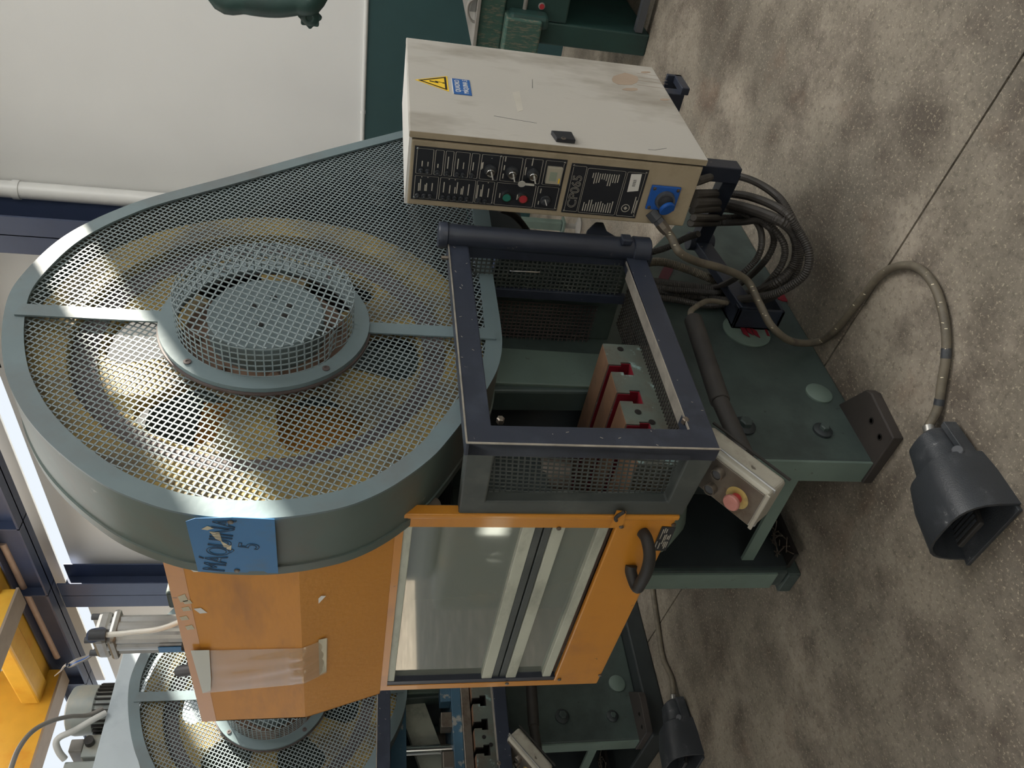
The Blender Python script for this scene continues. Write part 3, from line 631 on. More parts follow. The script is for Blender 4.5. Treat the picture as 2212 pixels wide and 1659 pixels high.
B().box((2.19, yd-.0012, 1.326), (2.298, yd-.0004, 1.329)).out('label_edge', 'white', ls)
# faint tape ghosts, scrape and rust runs with a shape of their own
b = B(); q = [ay(1107, 200, yd-.0003), ay(1122, 196, yd-.0003), ay(1130, 238, yd-.0003), ay(1118, 242, yd-.0003)]; b.prism(q, (0, -.0002, 0)); b.out('tape_ghost', 'ghost', door)
b = B()
for pl in ([(1067, 250), (1100, 256), (1160, 266)], [(1150, 171), (1150, 190)], [(1440, 320), (1415, 324), (1400, 323)]):
    P_ = [ay(*c, yd-.0004) for c in pl]
    for i in range(len(P_)-1): b.bar(P_[i], P_[i+1], .0012, (0, 1, 0), .0003)
b.out('scratch', 'dgrey', door, kind='stuff')
b = B(); random.seed(5)
for cx, cy, rx, ry in ((1350, 171, 26, 11), (1395, 156, 10, 2), (1362, 193, 16, 3), (1436, 215, 10, 2)):
    b.prism([ay(cx+rx*math.cos(a)*(1+.2*random.random()), cy+ry*math.sin(a)*(1+.3*random.random()), yd-.0003) for a in [k*.524 for k in range(12)]], (0, -.0002, 0))
for y in (158, 166, 173, 183): b.bar(ay(1376, y, yd-.0004), ay(1425+y*.1, y+9, yd-.0004), .0012, (0, 1, 0), .0003)
b.out('rust_run', 'stain', door, kind='stuff')
SP = XS-.002
def plate(zt, zb, ya, yb_):
    b = B().box((SP, ya, zb), (XS+.001, yb_, zt)); o = b.out('instrument_panel', 'panel', cb)
    P = lambda u, v: V((SP-.0004, ya+(yb_-ya)*v, zt-(zt-zb)*u))
    return o, P
p1, P1 = plate(1.4395, 1.0265, .9575, 1.1145)
b = B()
for u0, u1 in ((.016, .124), (.134, .19), (.2, .253), (.263, .358), (.368, .421), (.434, .556), (.571, .705), (.721, .84), (.858, .985)): rrect(b, P1, u0, .035, u1, .5, .012, .003, (-.0005, 0, 0))
for u0, u1 in ((.016, .172), (.182, .418), (.426, .545), (.558, .826), (.838, .984)): rrect(b, P1, u0, .535, u1, .97, .012, .003, (-.0005, 0, 0))
def marks(b, P, lst, w_=.0075):
    for u, va, vb in lst:
        b.prism([P(u-w_/2, va), P(u+w_/2, va), P(u+w_/2, vb), P(u-w_/2, vb)], (-.0005, 0, 0))
marks(b, P1, [(.055, .26, .36), (.092, .27, .35), (.157, .29, .36), (.22, .14, .36), (.284, .16, .35), (.322, .22, .34), (.385, .2, .35), (.447, .18, .3), (.44, .19, .32), (.59, .04, .13), (.59, .2, .29), (.59, .36, .45), (.735, .2, .35), (.77, .02, .16), (.5, .09, .1),
              (.045, .68, .83), (.055, .6, .82), (.087, .7, .82), (.096, .67, .82), (.133, .66, .81), (.21, .62, .82), (.25, .67, .83), (.285, .7, .82), (.298, .6, .82), (.328, .71, .83), (.338, .67, .83), (.375, .62, .84), (.436, .62, .88), (.459, .7, .84), (.468, .6, .84), (.51, .67, .84), (.59, .74, .83), (.71, .74, .84), (.862, .58, .67), (.862, .83, .9), (.06, .55, .565), (.1, .55, .565), (.28, .55, .565), (.24, .55, .565), (.5, .55, .565)], .0065)
b.out('panel_print', 'print', p1, kind='stuff')
def knob(P, par, u, v, r, prof, m_, name, n=18, seg=True): return B().lathe(P(u, v), (-1, 0, 0), [(r*a, h) for a, h in prof], n).out(name, m_, par, smooth=True)
for u, v in ((.052, .44), (.094, .44), (.157, .45), (.22, .45), (.285, .455), (.324, .46), (.386, .45), (.042, .92), (.085, .915), (.126, .915), (.21, .915), (.25, .915), (.29, .915), (.33, .915), (.37, .915), (.452, .91), (.493, .93)):
    knob(P1, p1, u, v, .0075, [(1, 0), (1, .003), (.8, .005), (.45, .005), (.4, .012), (.25, .013)], 'blkpl', 'indicator_lamp', 16)
for u in (.5, .645, .785):
    knob(P1, p1, u, .31, .0165, [(1, 0), (1, .004), (.95, .006)], 'blkpl', 'switch_collar', 24)
    sw = knob(P1, p1, u, .33, .0105, [(1.15, .003), (1.15, .016), (1, .018), (.9, .018), (.85, .014)], 'chrome', 'selector_switch', 24)
    p = P1(u, .33); B().ob(p+V((-.022, .003, -.004)), (.006, 0, 0), (0, .009, -.003), (0, .0006, .0016)).out('key', 'keym', sw)
p = P1(.72, .46); kk = B(); kk.lathe(p+V((-.018, 0, .002)), (-1, .25, 0), [(.0105, 0), (.0105, .0018)], 20); kk.out('key_bow', 'keym', p1)
B().ob(p+V((-.017, .001, -.02)), (0, 0, .013), (0, .0028, 0), (.0008, 0, 0)).out('key_blade', 'keym', p1)
tz, ty = (P1(.875, 0)[2], P1(.975, 0)[2]), (P1(0, .13)[1], P1(0, .44)[1])
tm = B().box((SP-.012, ty[0], tz[1]), (SP, ty[1], tz[0])).out('timer', 'greybez', p1, bevel=.001)
B().box((SP-.0128, ty[0]+.012, tz[0]-.028), (SP-.012, ty[1]-.01, tz[0]-.008)).out('display', 'lcd', tm)
B().box((SP-.0126, ty[0]+.03, tz[1]+.003), (SP-.012, ty[1]-.004, tz[1]+.007)).out('timer_key', 'warn', tm)
for u, m_ in ((.637, 'greenbtn'), (.75, 'redbtn')):
    rg = B(); c = P1(u, .8); n = 28
    rg.ring([c+V((0, math.cos(k*2*math.pi/n)*.0145, math.sin(k*2*math.pi/n)*.0145)) for k in range(n)], [c+V((0, math.cos(k*2*math.pi/n)*.0122, math.sin(k*2*math.pi/n)*.0122)) for k in range(n)], (-.007, 0, 0))
    ro = rg.out('push_button', 'chrome', p1, smooth=True)
    B().lathe(c, (-1, 0, 0), [(.0121, 0), (.0121, .005), (.011, .006)], 24).out('button_cap', m_, ro, smooth=True)
k_ = knob(P1, p1, .905, .8, .0145, [(1, 0), (1, .004), (.92, .005), (.75, .005), (.7, .012), (.6, .013)], 'blkpl', 'selector_knob', 24)
B().ob(P1(.905, .8)+V((-.0145, 0, 0)), (0, .009, -.004), (0, .0005, .0011), (.0008, 0, 0)).out('pointer', 'white', k_)
p2, P2 = plate(1.0125, .7905, .9645, 1.1175)
b = B(); rrect(b, P2, .03, .04, .2, .96, .02, .004, (-.0005, 0, 0)); rrect(b, P2, .215, .06, .71, .97, .025, .004, (-.0005, 0, 0)); rrect(b, P2, .73, .06, .97, .97, .025, .004, (-.0005, 0, 0))
for k in range(13): marks(b, P2, [(.27+k*.031, .74+random.uniform(-.06, .04), .93)], .012)
for k in range(12): marks(b, P2, [(.3+k*.03, .14+random.uniform(-.01, .01), .24+random.uniform(0, .14))], .012)
marks(b, P2, [(.93, .55, .9), (.955, .62, .88)], .012)
b.out('panel_print', 'print', p2, kind='stuff')
text('model_lettering', 'CP065', P2(.115, .55)+V((-.0006, 0, 0)), (0, -1, 0), (0, 0, 1), .036, 'print', p2, outline=.0005, sx=1.05)
c = P2(.83, .8); b = B(); L1 = [c+V((0, math.cos(k*.26)*.0125, math.sin(k*.26)*.0125)) for k in range(24)]; L2 = [c+V((0, math.cos(k*.26)*.0105, math.sin(k*.26)*.0105)) for k in range(24)]; b.ring(L1, L2, (-.0005, 0, 0)); b.prism([c+V((0, y, z)) for y, z in ((-.006, 0), (0, .006), (.006, 0), (0, -.006))], (-.0006, 0, 0)); b.out('logo_print', 'print', p2)
stk = B().prism([P2(.78, .1)+V((-.0006, 0, 0)), P2(.915, .08)+V((-.0006, 0, 0)), P2(.93, .42)+V((-.0006, 0, 0)), P2(.79, .46)+V((-.0006, 0, 0))], (-.0006, 0, 0)).out('barcode_sticker', 'white', p2)
b = B()
for k in range(9): b.prism([P2(.83, .2+k*.017)+V((-.0013, 0, 0)), P2(.87, .2+k*.017)+V((-.0013, 0, 0)), P2(.87, .2+k*.017+.004+.006*(k % 2))+V((-.0013, 0, 0)), P2(.83, .2+k*.017+.004+.006*(k % 2))+V((-.0013, 0, 0))], (-.0003, 0, 0))
b.out('barcode', 'dgrey', stk, kind='stuff')
for P, par, lst in ((P1, p1, ((.02, .04), (.02, .96), (.56, .045), (.545, .955), (.985, .05), (.985, .96))), (P2, p2, ((.03, .04), (.03, .96), (.97, .05), (.97, .96)))):
    for u, v in lst: B().lathe(P(u, v), (-1, 0, 0), [(.0035, 0), (.0035, .001), (.0015, .0015)], 10).out('rivet', 'chrome', par)
# blue hinged socket
sk = B().box((XS-.008, 1.006, .683), (XS, 1.082, .771)).out('socket', 'blue', cb, bevel=.003)
c = V((XS-.008, 1.048, .722))
B().lathe(c, (-1, 0, 0), [(.029, 0), (.027, .012), (.022, .012), (.022, .002)], 32).out('socket_well', 'dgrey', sk, smooth=True)
B().lathe(V((XS-.016, 1.067, .713)), (-1, .35, -.3), [(.0, -.002), (.022, -.002), (.024, .002), (.024, .006), (.021, .009), (.0, .010)], 32).out('socket_lid', 'blue', sk, smooth=True)
for y in (1.014, 1.074):
    for z in (.692, .762): B().lathe((XS-.0085, y, z), (-1, 0, 0), [(.005, 0), (.005, .002), (.002, .003)], 10).out('screw', 'steel', sk)
# cable gland
ga = ax(1410, 462, XS); gd = V((-.45, .55, -.7)).normalized()
gl = B().lathe(ga, gd, [(.02, -.01), (.02, .02), (.017, .022), (.017, .034)], 6).out('cable_gland', 'dgrey', cb)
B().lathe(ga+gd*.034, gd, [(.018, 0), (.0175, .02), (.0145, .035)], 8).out('gland_nut', 'steel', gl)
# hidden hinge brackets on the underside and the dark clip by the far door corner
B().box((2.405, yd+.01, z0-.07), (2.45, yd+.12, z0)).out('foot_bracket', 'black', cb, bevel=.003)
B().box((2.405, yd-.012, z0-.082), (2.515, yd+.012, z0-.055)).out('foot_bracket', 'black', cb, bevel=.003)
B().box((2.5, yd-.012, z0-.082), (2.515, yd+.05, z0-.03)).out('foot_bracket', 'black', cb, bevel=.003)
# --- arm carrying the cabinet
E_ = az(1575, 385, .36); E_.y = 1.12
P_ = az(1510, 522, .33); M_ = az(1597, 690, .33)
arm = thing('support_arm', (P_.x, P_.y, .1), 'black cranked flat-bar arm under the control cabinet, bolted to the green machine', 'bracket')
up = V((0, 0, 1))
def flat(a, c, h, t): 
    a, c = V(a), V(c); d = c-a; q = d.normalized().cross(up).normalized(); return B().ob((a+c)/2, d/2, q*t/2, up*h/2)
flat(E_, P_+V((0, .0, 0)), .055, .05).out('upper_bar', 'black', arm, bevel=.003)
B().box((E_.x-.03, E_.y-.02, .34), (E_.x+.03, E_.y+.035, z0)).out('riser', 'black', arm, bevel=.003)
B().cyl(P_+V((0, 0, -.05)), P_+V((0, 0, .045)), .034, 24).out('pivot', 'black', arm, smooth=True, bevel=.002)
M_ = V((2.035, YS-.075, .25)); flat(P_, M_, .06, .035).out('lower_bar', 'black', arm, bevel=.003)
b = B().box((2.03, YS-.085, .115), (2.15, YS, .127)); b.box((2.03, YS-.085, .275), (2.15, YS, .287)); b.box((2.03, YS-.012, .115), (2.15, YS, .287)); b.box((2.03, YS-.085, .115), (2.042, YS, .287))
b.out('mounting_bracket', 'black', arm, bevel=.002)
for z in (.16, .24): B().lathe((2.09, YS-.012, z), (0, -1, 0), [(.013, 0), (.013, .01), (.01, .012)], 6).out('hex_bolt', 'steel', arm)
# --- corrugated hoses
def hose(lst, r, label, pitch=.0075, extra=None):
    b = B(); corrug(b, [ay(*q) if len(q) == 3 else V(q[:3]) for q in lst], r, pitch); return tag(b.out('corrugated_hose', 'hose', smooth=False), label, 'hose', 'corrugated hoses under the cabinet')
hose([(1505, 392, 1.02), (1560, 378, 1.24), (1620, 388, 1.22), (1680, 425, 1.15), (1715, 480, 1.18), (1728, 520, 1.22), (1727, 560, 1.27), (1712, 600, 1.33), (1670, 640, 1.40), (1600, 655, 1.545), (1500, 640, 1.555), (1400, 628, 1.53)], .0135, 'corrugated black hose whose loop leaves the cabinet nearest its door, outermost at the top')
hose([(1500, 420, 1.06), (1560, 418, 1.25), (1620, 425, 1.22), (1690, 455, 1.12), (1725, 500, 1.16), (1747, 545, 1.2), (1740, 590, 1.26), (1700, 622, 1.33), (1650, 640, 1.4), (1560, 648, 1.54), (1480, 633, 1.555), (1400, 618, 1.53)], .0145, 'corrugated black hose hanging lowest, its loop nearly touching the concrete floor')
hose([(1498, 438, 1.08), (1560, 438, 1.28), (1620, 452, 1.22), (1680, 475, 1.14), (1712, 500, 1.18), (1722, 540, 1.24), (1710, 580, 1.3), (1670, 615, 1.36), (1600, 638, 1.535), (1500, 622, 1.55), (1400, 610, 1.53)], .0175, 'thickest corrugated hose running across the middle of the bundle')
hose([(1495, 455, 1.1), (1560, 452, 1.3), (1610, 462, 1.26), (1640, 490, 1.24), (1645, 530, 1.24), (1630, 565, 1.3), (1590, 600, 1.38), (1540, 620, 1.545), (1460, 612, 1.555), (1400, 604, 1.53)], .011, 'thin corrugated hose making the smallest inner loop beside the arm')
hose([(1498, 470, 1.1), (1555, 470, 1.33), (1620, 470, 1.28), (1660, 490, 1.2), (1672, 520, 1.26), (1655, 560, 1.32), (1610, 605, 1.48), (1560, 632, 1.54), (1480, 628, 1.52), (1400, 622, 1.535)], .0115, 'corrugated hose with a middle-sized loop just inside the thick one')
hose([(1492, 482, 1.12), (1540, 482, 1.34), (1600, 480, 1.3), (1650, 478, 1.2), (1690, 520, 1.22), (1693, 560, 1.28), (1668, 600, 1.35), (1620, 640, 1.52), (1540, 660, 1.555), (1460, 648, 1.53), (1400, 640, 1.535)], .012, 'corrugated hose whose lower end lies closest to the mounting bracket')
tag((lambda b: (corrug(b, [ay(*q) for q in ((1395, 548, 1.45), (1440, 535, 1.4), (1480, 515, 1.35), (1510, 505, 1.3))], .012), b)[1])(B()).out('corrugated_hose', 'hose'), 'short black corrugated hose crossing the lit floor between cage and arm', 'hose', 'corrugated hoses under the cabinet')
tag((lambda b: (corrug(b, [ay(*q) for q in ((1390, 568, 1.5), (1430, 566, 1.5), (1480, 580, 1.51), (1530, 600, 1.53), (1570, 618, 1.54))], .016), b)[1])(B()).out('corrugated_hose', 'cable'), 'brownish corrugated hose lying above the dark red slot of the machine side', 'hose', 'corrugated hoses under the cabinet')
tag((lambda b: (corrug(b, [ay(*q) for q in ((1080, 452, 1.25), (1105, 462, 1.3), (1125, 480, 1.36), (1140, 500, 1.4))], .011), b)[1])(B()).out('corrugated_hose', 'hose'), 'black corrugated hose curving out behind the cabinet above the hinge post', 'hose')
# red lightening slot in the side plate
b = B(); c = ay(1438, 592, YS); L1 = [c+V((math.cos(k*.3)*.085, -.001, math.sin(k*.3)*.022-math.cos(k*.3)*.045)) for k in range(21)]; b.prism(L1, (0, -.002, 0)); b.out('side_slot', 'maroon', sp)
# damper tube lying under the cage with its hose
a_, c_ = ay(1497, 690, 1.34), ay(1556, 868, 1.34); d_ = ay(1610, 985, 1.34)
dt = B().cyl(a_, c_, .0265, 24).out('damper_tube', 'blk', root, smooth=True, bevel=.003)
B().cyl(c_, d_, .0225, 24).out('damper_sleeve', 'blk', dt, smooth=True)
b = B(); corrug(b, [a_, a_+V((.03, 0, .0)), ay(1500, 665, 1.38), ay(1530, 650, 1.44), ay(1570, 655, 1.5)], .009, .006); b.out('hose_stub', 'cable', dt)

# ================================================================== FOOT PEDAL AND ITS CABLE
def pedal(off, rz, label, cable, clabel, rc=.0125):
    t = thing('foot_pedal', (1.14, 1.38, 0), label, 'foot switch', 'black shrouded foot pedals on the floor')
    Z = lambda x, y, z: V((x, y, z))
    # shroud: arched shell open to the operator (-X)
    b = B(); nseg = 14; sec = []
    for x, w_, h_ in ((1.30, .095, .075), (1.285, .12, .095), (1.20, .15, .105), (1.185, .19, .13), (1.12, .215, .145), (1.015, .232, .15)):
        yc = 1.378-(1.3-x)*-.0+(1.3-x)*.0-.03+ (1.3-x)*.11; L_ = []
        for k in range(nseg+1):
            a = math.pi*k/nseg; yy = math.cos(a); zz = math.sin(a); e = .62
            L_.append(V((x, yc+w_/2*math.copysign(abs(yy)**e, yy), h_*abs(zz)**e)))
        sec.append(L_)
    t2 = .006
    for i in range(len(sec)-1):
        for k in range(nseg):
            q = [sec[i][k], sec[i][k+1], sec[i+1][k+1], sec[i+1][k]]; c = sum(q, V())/4
            nn = (q[1]-q[0]).cross(q[3]-q[0]).normalized(); inw = V((c.x, 1.37, .03))-c; nn = nn if nn.dot(inw) > 0 else -nn
            n0 = len(b.v); b.add([*q], [(0, 1, 2, 3)]); 
            if i >= 3: b.add([p+nn*t2 for p in q], [(3, 2, 1, 0)])
    b.add(sec[0], [tuple(range(nseg+1))])
    last = sec[-1]; inn = [V((p.x, 1.385+(p.y-1.385)*.94, p.z*.95)) for p in last]
    for k in range(nseg): b.add([last[k], last[k+1], inn[k+1], inn[k]], [(0, 1, 2, 3)])
    sh = b.out('shroud', 'blkpl', t, smooth=True, weld=True)
    B().prism([V((1.3, 1.30, 0)), V((1.3, 1.41, 0)), V((1.20, 1.45, 0)), V((1.0, 1.5, 0)), V((1.0, 1.27, 0)), V((1.2, 1.28, 0))], (0, 0, .012)).out('base_plate', 'blkpl', t, bevel=.002)
    B().box((1.10, 1.268, .012), (1.29, 1.285, .05)).out('side_rib', 'blkpl', t, bevel=.002)
    tr = B().ob((1.06, 1.385, .05), (.05, 0, -.014), (0, .05, 0), (.002, 0, .007)).out('treadle', 'blk', t, bevel=.004)
    for k in range(6): B().ob((1.025+k*.014, 1.385, .069-k*.004), (.003, 0, 0), (0, .045, 0), (0, 0, .002)).out('grip_rib', 'blkpl', tr)
    B().lathe((1.19, 1.275, .062), (0, -.8, .6), [(.014, -.008), (.014, .006), (.012, .008)], 20).out('pivot_pin', 'dgrey', t, smooth=True)
    B().lathe((1.28, 1.385, .082), (0, 0, 1), [(.004, 0), (.004, .006)], 10).out('screw', 'ink', t)
    # cable with metal ferrule
    B().cyl((1.30, 1.347, .035), (1.335, 1.335, .03), .016, 18).out('ferrule', 'alu', t, smooth=True)
    b = B(); path = smooth(cable, 10); b.tube(path, rc, 12); cbl = b.out('cable', 'cable', t, smooth=True)
    return t
cab = [ga+gd*.05, ga+gd*.085]+[ay(*q) for q in ((1468, 545, 1.17), (1505, 565, 1.23), (1560, 580, 1.28), (1612, 605, 1.34), (1640, 655, 1.38), (1668, 706, 1.42), (1712, 738, 1.48))]+[az(px, py, .016) for px, py in ((1768, 738), (1805, 712), (1850, 658), (1898, 598), (1940, 575), (1985, 580), (2020, 622), (2040, 690), (2044, 760), (2034, 830), (2026, 880))]+[V((1.335, 1.335, .03))]
pd1 = pedal(None, 0, 'black shrouded foot pedal in the foreground with its mouth open', cab, '')
ye = B()
for i in range(60):
    k = random.random()*.93; path = smooth(cab, 10); p = path[int(k*(len(path)-1))]; a = random.uniform(1.2, 3.6)
    n_ = (C0-p).normalized(); n_ = (n_+V((random.uniform(-.5, .5), random.uniform(-.5, .5), random.uniform(-.3, .3)))).normalized(); q = V((0, 0, 1)).cross(n_).normalized()
    ye.ob(p+n_*.0126, q*.0012, n_.cross(q)*.0035, n_*.0004)
ye.out('paint_fleck', 'cream', pd1, kind='stuff')
tp_ = B(); pth = smooth(cab, 10)
for fr in (.845, .93):
    i = int(fr*len(pth)); tp_.tube(pth[i:i+4], .0134, 12)
tp_.out('tape_wrap', 'blkpl', pd1, smooth=True, kind='stuff')

# ================================================================== PUSH-BUTTON BOX under the cage
def buttonbox(label):
    C = V((1.022, 1.255, .648)); d = V((math.cos(math.radians(37)), 0, math.sin(math.radians(37)))); n = V((-d.z, 0, d.x)); y = V((0, 1, 0))
    t = thing('button_box', C, label, 'control box', 'tilted push-button boxes of the two presses')
    L_, W_, D_ = .215, .128, .075
    bx = B().ob(C+d*L_/2+y*W_/2-n*D_/2, d*L_/2, y*W_/2, n*D_/2).out('housing', 'castalu', t, bevel=.012, seg=4)
    B().ob(C+d*(L_/2+.004)+y*W_/2-n*.02, d*(L_/2+.004), y*(W_/2+.003), n*.003).out('lid_seam', 'alu', bx, bevel=.002)
    B().ob(C+d*L_/2+y*W_/2+n*.001, d*(L_/2-.012), y*(W_/2-.01), n*.002).out('face_plate', 'steel', bx, bevel=.001)
    B().ob(C+d*L_/2-n*D_-n*.004, d*(L_/2+.003), y*.002, n*.003).out('shroud_edge', 'blk', t)
    B().ob(C+d*.004+y*W_/2+n*.002, d*.005, y*(W_/2-.003), n*.002).out('rim', 'castalu', bx, bevel=.002)
    c = C+d*.062+y*.068+n*.003
    es = B().lathe(c, n, [(.029, 0), (.029, .0012)], 32).out('emergency_disc', 'dirtyel', t, smooth=True)
    B().lathe(c, n, [(.013, 0), (.013, .014), (.017, .02)], 24).out('button_stem', 'redbtn', es, smooth=True)
    B().lathe(c+n*.018, n, [(.0185, 0), (.0205, .004), (.0205, .009), (.018, .012), (0, .0125)], 32).out('mushroom_cap', 'pinkbtn', es, smooth=True)
    for dd, yy in ((.125, .038), (.125, .092)):
        c = C+d*dd+y*yy+n*.003; pb = B().lathe(c, n, [(.0155, 0), (.0155, .014), (.0145, .016), (.0125, .016), (.012, .011)], 28).out('push_button', 'steel', t, smooth=True)
        B().lathe(c+n*.001, n, [(.0122, 0), (.0122, .010), (.011, .011)], 24).out('button_cap', 'dgrey', pb, smooth=True)
    B().ob(C+d*(L_+.02)+y*W_/2-n*D_/2, d*.04, y*.02, n*.02).out('mount_stub', 'black', t)
    return t
bb = buttonbox('worn aluminium button box with a faded red mushroom button, below the near cage corner')

# ================================================================== SIGN ON THE BELT GUARD
SX = .972
q = [ax(*c, SX) for c in ((401, 1127), (421, 1120), (500, 1118), (593, 1122), (601, 1238), (578, 1238), (570, 1234), (540, 1234), (534, 1237), (428, 1235))]
sg = B().prism(q, (.0015, 0, 0)).out('number_sign', 'signblue')
tag(sg, 'dented blue metal plate with engraved lettering on the rim of the flywheel guard', 'sign')
sg_o = ORG[sg.name]
cz = lambda px, py: ax(px, py, SX-.0008)
rt = (cz(500, 1130)-cz(478, 1225)).normalized(); up2 = V((-1, 0, 0)).cross(rt)*-1
up2 = V((0, 0, 1)); up2 = (up2-rt*up2.dot(rt)).normalized()
text('lettering', 'MÁQUINA', cz(476, 1180), rt, up2, .062, 'dgrey', sg, outline=.0007, sx=.62)
text('lettering', '5', cz(540, 1180), rt, up2, .058, 'dgrey', sg, outline=.0007, sx=.75)
b = B()
for pts in ([(435, 1143), (448, 1136), (462, 1141), (448, 1145)], [(452, 1148), (474, 1150), (480, 1170), (466, 1164)], [(476, 1168), (492, 1176), (498, 1184), (484, 1182)], [(488, 1178), (500, 1178), (499, 1188), (490, 1186)]):
    b.prism([ax(*c, SX-.0006) for c in pts], (-.0004, 0, 0))
b.out('paint_scrape', 'cream', sg, kind='stuff')
for px, py in ((498, 1127), (512, 1232)): B().lathe(ax(px, py, SX), (-1, 0, 0), [(.006, 0), (.006, .002), (.003, .003)], 8).out('rivet', 'steel', sg)

# ================================================================== DOCUMENT POCKET taped to the hood
def grid(c00, c10, c11, c01, nu, nv, bulge):
    b = B(); vs = []; fs = []
    for i in range(nu+1):
        for j in range(nv+1):
            u, v = i/nu, j/nv; p = (c00*(1-u)+c10*u)*(1-v)+(c01*(1-u)+c11*u)*v
            w_ = 4*v*(1-v)*min(1, u*4)*min(1, (1-u)*5); r_ = math.sin(u*9+v*7)*.002+math.sin(v*21+u*6)*.0012+(abs(math.sin(v*13+u*3))*.006 if u > .72 else 0)
            hx = XH+max(0, zf-p.z)*(XD-XH)/(zf-1.462); vs.append(V((hx-.003-bulge*w_-r_*w_, p.y, p.z)))
    for i in range(nu):
        for j in range(nv): k = i*(nv+1)+j; fs.append((k, k+1, k+nv+2, k+nv+1))
    b.add(vs, fs); return b
pkb = grid(ax(412, 1405, XH-.002), ax(708, 1378, XH+.024), ax(706, 1452, XH+.024), ax(438, 1497, XH-.002), 40, 20, .006)
pk = pkb.out('document_pocket', M['milk'], smooth=True)
tag(pk, 'empty crumpled clear plastic pocket taped to the orange hood', 'plastic sleeve')
B().prism([ax(412, 1405, XH-.009), ax(452, 1404, XH-.009), ax(456, 1468, XH-.009), ax(455, 1492, XH-.009), ax(438, 1497, XH-.009)], (-.0004, 0, 0)).out('tape', M['film'], pk)
B().prism([ax(688, 1382, XH+.014), ax(706, 1378, XH+.02), ax(705, 1450, XH+.02), ax(690, 1458, XH+.014)], (-.0004, 0, 0)).out('tape', M['film'], pk)

# ================================================================== PNEUMATIC CYLINDER
cy = thing('pneumatic_cylinder', (1.25, 2.2, 1.95), 'upright grey aluminium air cylinder with a white air tube, above the orange hood', 'cylinder')
x, y, h_ = 1.25, 2.2, .047
pr = []
for k in range(32):
    a = 2*math.pi*k/32; r = h_*(1.0+(.13 if k % 8 in (3, 4, 5) else 0)-(.05 if k % 4 == 2 and k % 8 != 4 else 0)); pr.append(V((x+math.cos(a)*r, y+math.sin(a)*r, 1.86)))
bar_ = B().prism(pr, (0, 0, .37)).out('barrel', 'alu', cy)
B().box((x-.053, y-.053, 2.2), (x+.053, y+.053, 2.222)).out('end_flange', 'alu', cy, bevel=.01)
B().box((x-.049, y-.049, 2.222), (x+.049, y+.049, 2.262)).out('end_cap', 'alu', cy, bevel=.012)
for dx in (-1, 1):
    for dy in (-1, 1): B().cyl((x+dx*.036, y+dy*.036, 2.26), (x+dx*.036, y+dy*.036, 2.28), .009, 12).out('tie_nut', 'dgrey', cy, smooth=True)
B().box((x-.056, y-.056, 1.90), (x+.056, y+.056, 1.975)).out('end_cap', 'alu', cy, bevel=.01)
lb = B().box((x-.0505, y-.012, 2.0), (x-.0485, y+.016, 2.09)).out('cylinder_label', 'signblue', cy)
fit = B().cyl((x-.02, y-.04, 2.242), (x-.045, y-.075, 2.25), .019, 20).out('elbow_fitting', 'steelblue', cy, smooth=True)
B().cyl((x-.045, y-.078, 2.258), (x-.045, y-.078, 2.215), .015, 18).out('fitting_neck', 'blkpl', fit, smooth=True)
b = B(); b.tube(smooth([V((x-.045, y-.078, 2.215)), V((x-.045, y-.088, 2.15)), V((x-.04, y-.11, 2.05)), V((x+.02, y-.15, 1.9))], 8), .0075, 12); b.out('air_tube', 'tubew', cy, smooth=True)
B().cyl((x-.06, y-.035, 1.93), (x-.06, y-.035, 2.02), .014, 16).out('sensor_plug', 'blk', cy, smooth=True)
B().box((x-.06, y-.06, 1.3), (x+.06, y+.06, 1.90)).out('riser_block', 'greendk', cy)

# ================================================================== SECOND PRESS behind
OFF = V((.1, 2.2, .1))
SKIP = ('hood', 'sliding_door', 'maker_emblem', 'side_slot', 'lever_knob', 'throat_plate')
r2 = copy_tree(root, None, SKIP); r2.location = root.location+OFF
for q in bpy.data.objects:
    if q.name.startswith('slot_lining') and q.parent and q.parent.parent == r2: q.material_slots[0].link = 'OBJECT'; q.material_slots[0].material = M['ink']
r2['label'] = 'second green mechanical press, standing behind the orange hood on a raised base'
b2 = copy_tree(bb); b2.location = bb.location+OFF+V((.1, -.08, 0)); b2['label'] = 'aluminium button box on the press behind, seen edge-on at the lower cage corner'
# raised base plate under it
pb_ = B(); pb_.box((1.50, 3.68, 0), (3.3, 4.6, .1)); pb_ = tag(pb_.out('machine_base', 'greendk', bevel=.01), 'dark low steel base under the second press', 'base')
# die set on its table
ds = thing('die_set', (1.5, 3.9, .992), 'press tool with blue-grey plates standing on the table of the second press', 'die set')
zq = .9925
B().box((1.32, 3.60, zq), (1.88, 4.1, zq+.04)).out('die_plate', 'steel', ds, bevel=.002)
B().box((1.30, 3.62, zq+.04), (1.86, 4.08, zq+.085)).out('die_plate', 'bluept', ds, bevel=.002)
B().box((1.30, 3.60, zq+.30), (1.95, 4.1, zq+.37)).out('top_plate', 'bluept', ds, bevel=.002)
for x in (1.48, 1.80): B().cyl((x, 3.68, zq+.085), (x, 3.68, zq+.3), .022, 20).out('guide_post', 'chrome', ds, smooth=True)
for x, m_ in ((1.38, 'steel'), (1.56, 'steel'), (1.68, 'bluept')): B().box((x, 3.63, zq+.085), (x+.07, 3.7, zq+.135)).out('die_block', m_, ds, bevel=.002)
B().box((1.34, 3.63, zq+.37), (1.40, 3.8, zq+.42)).out('amber_block', 'amber', ds, bevel=.003)
B().box((1.42, 3.63, zq+.37), (1.5, 3.8, zq+.41)).out('amber_block', 'amber', ds, bevel=.003)
B().ob((1.6, 3.85, zq+.2), (.18, 0, .06), (0, .02, 0), (-.02, 0, .06)).out('feed_rail', 'alupaint', ds)
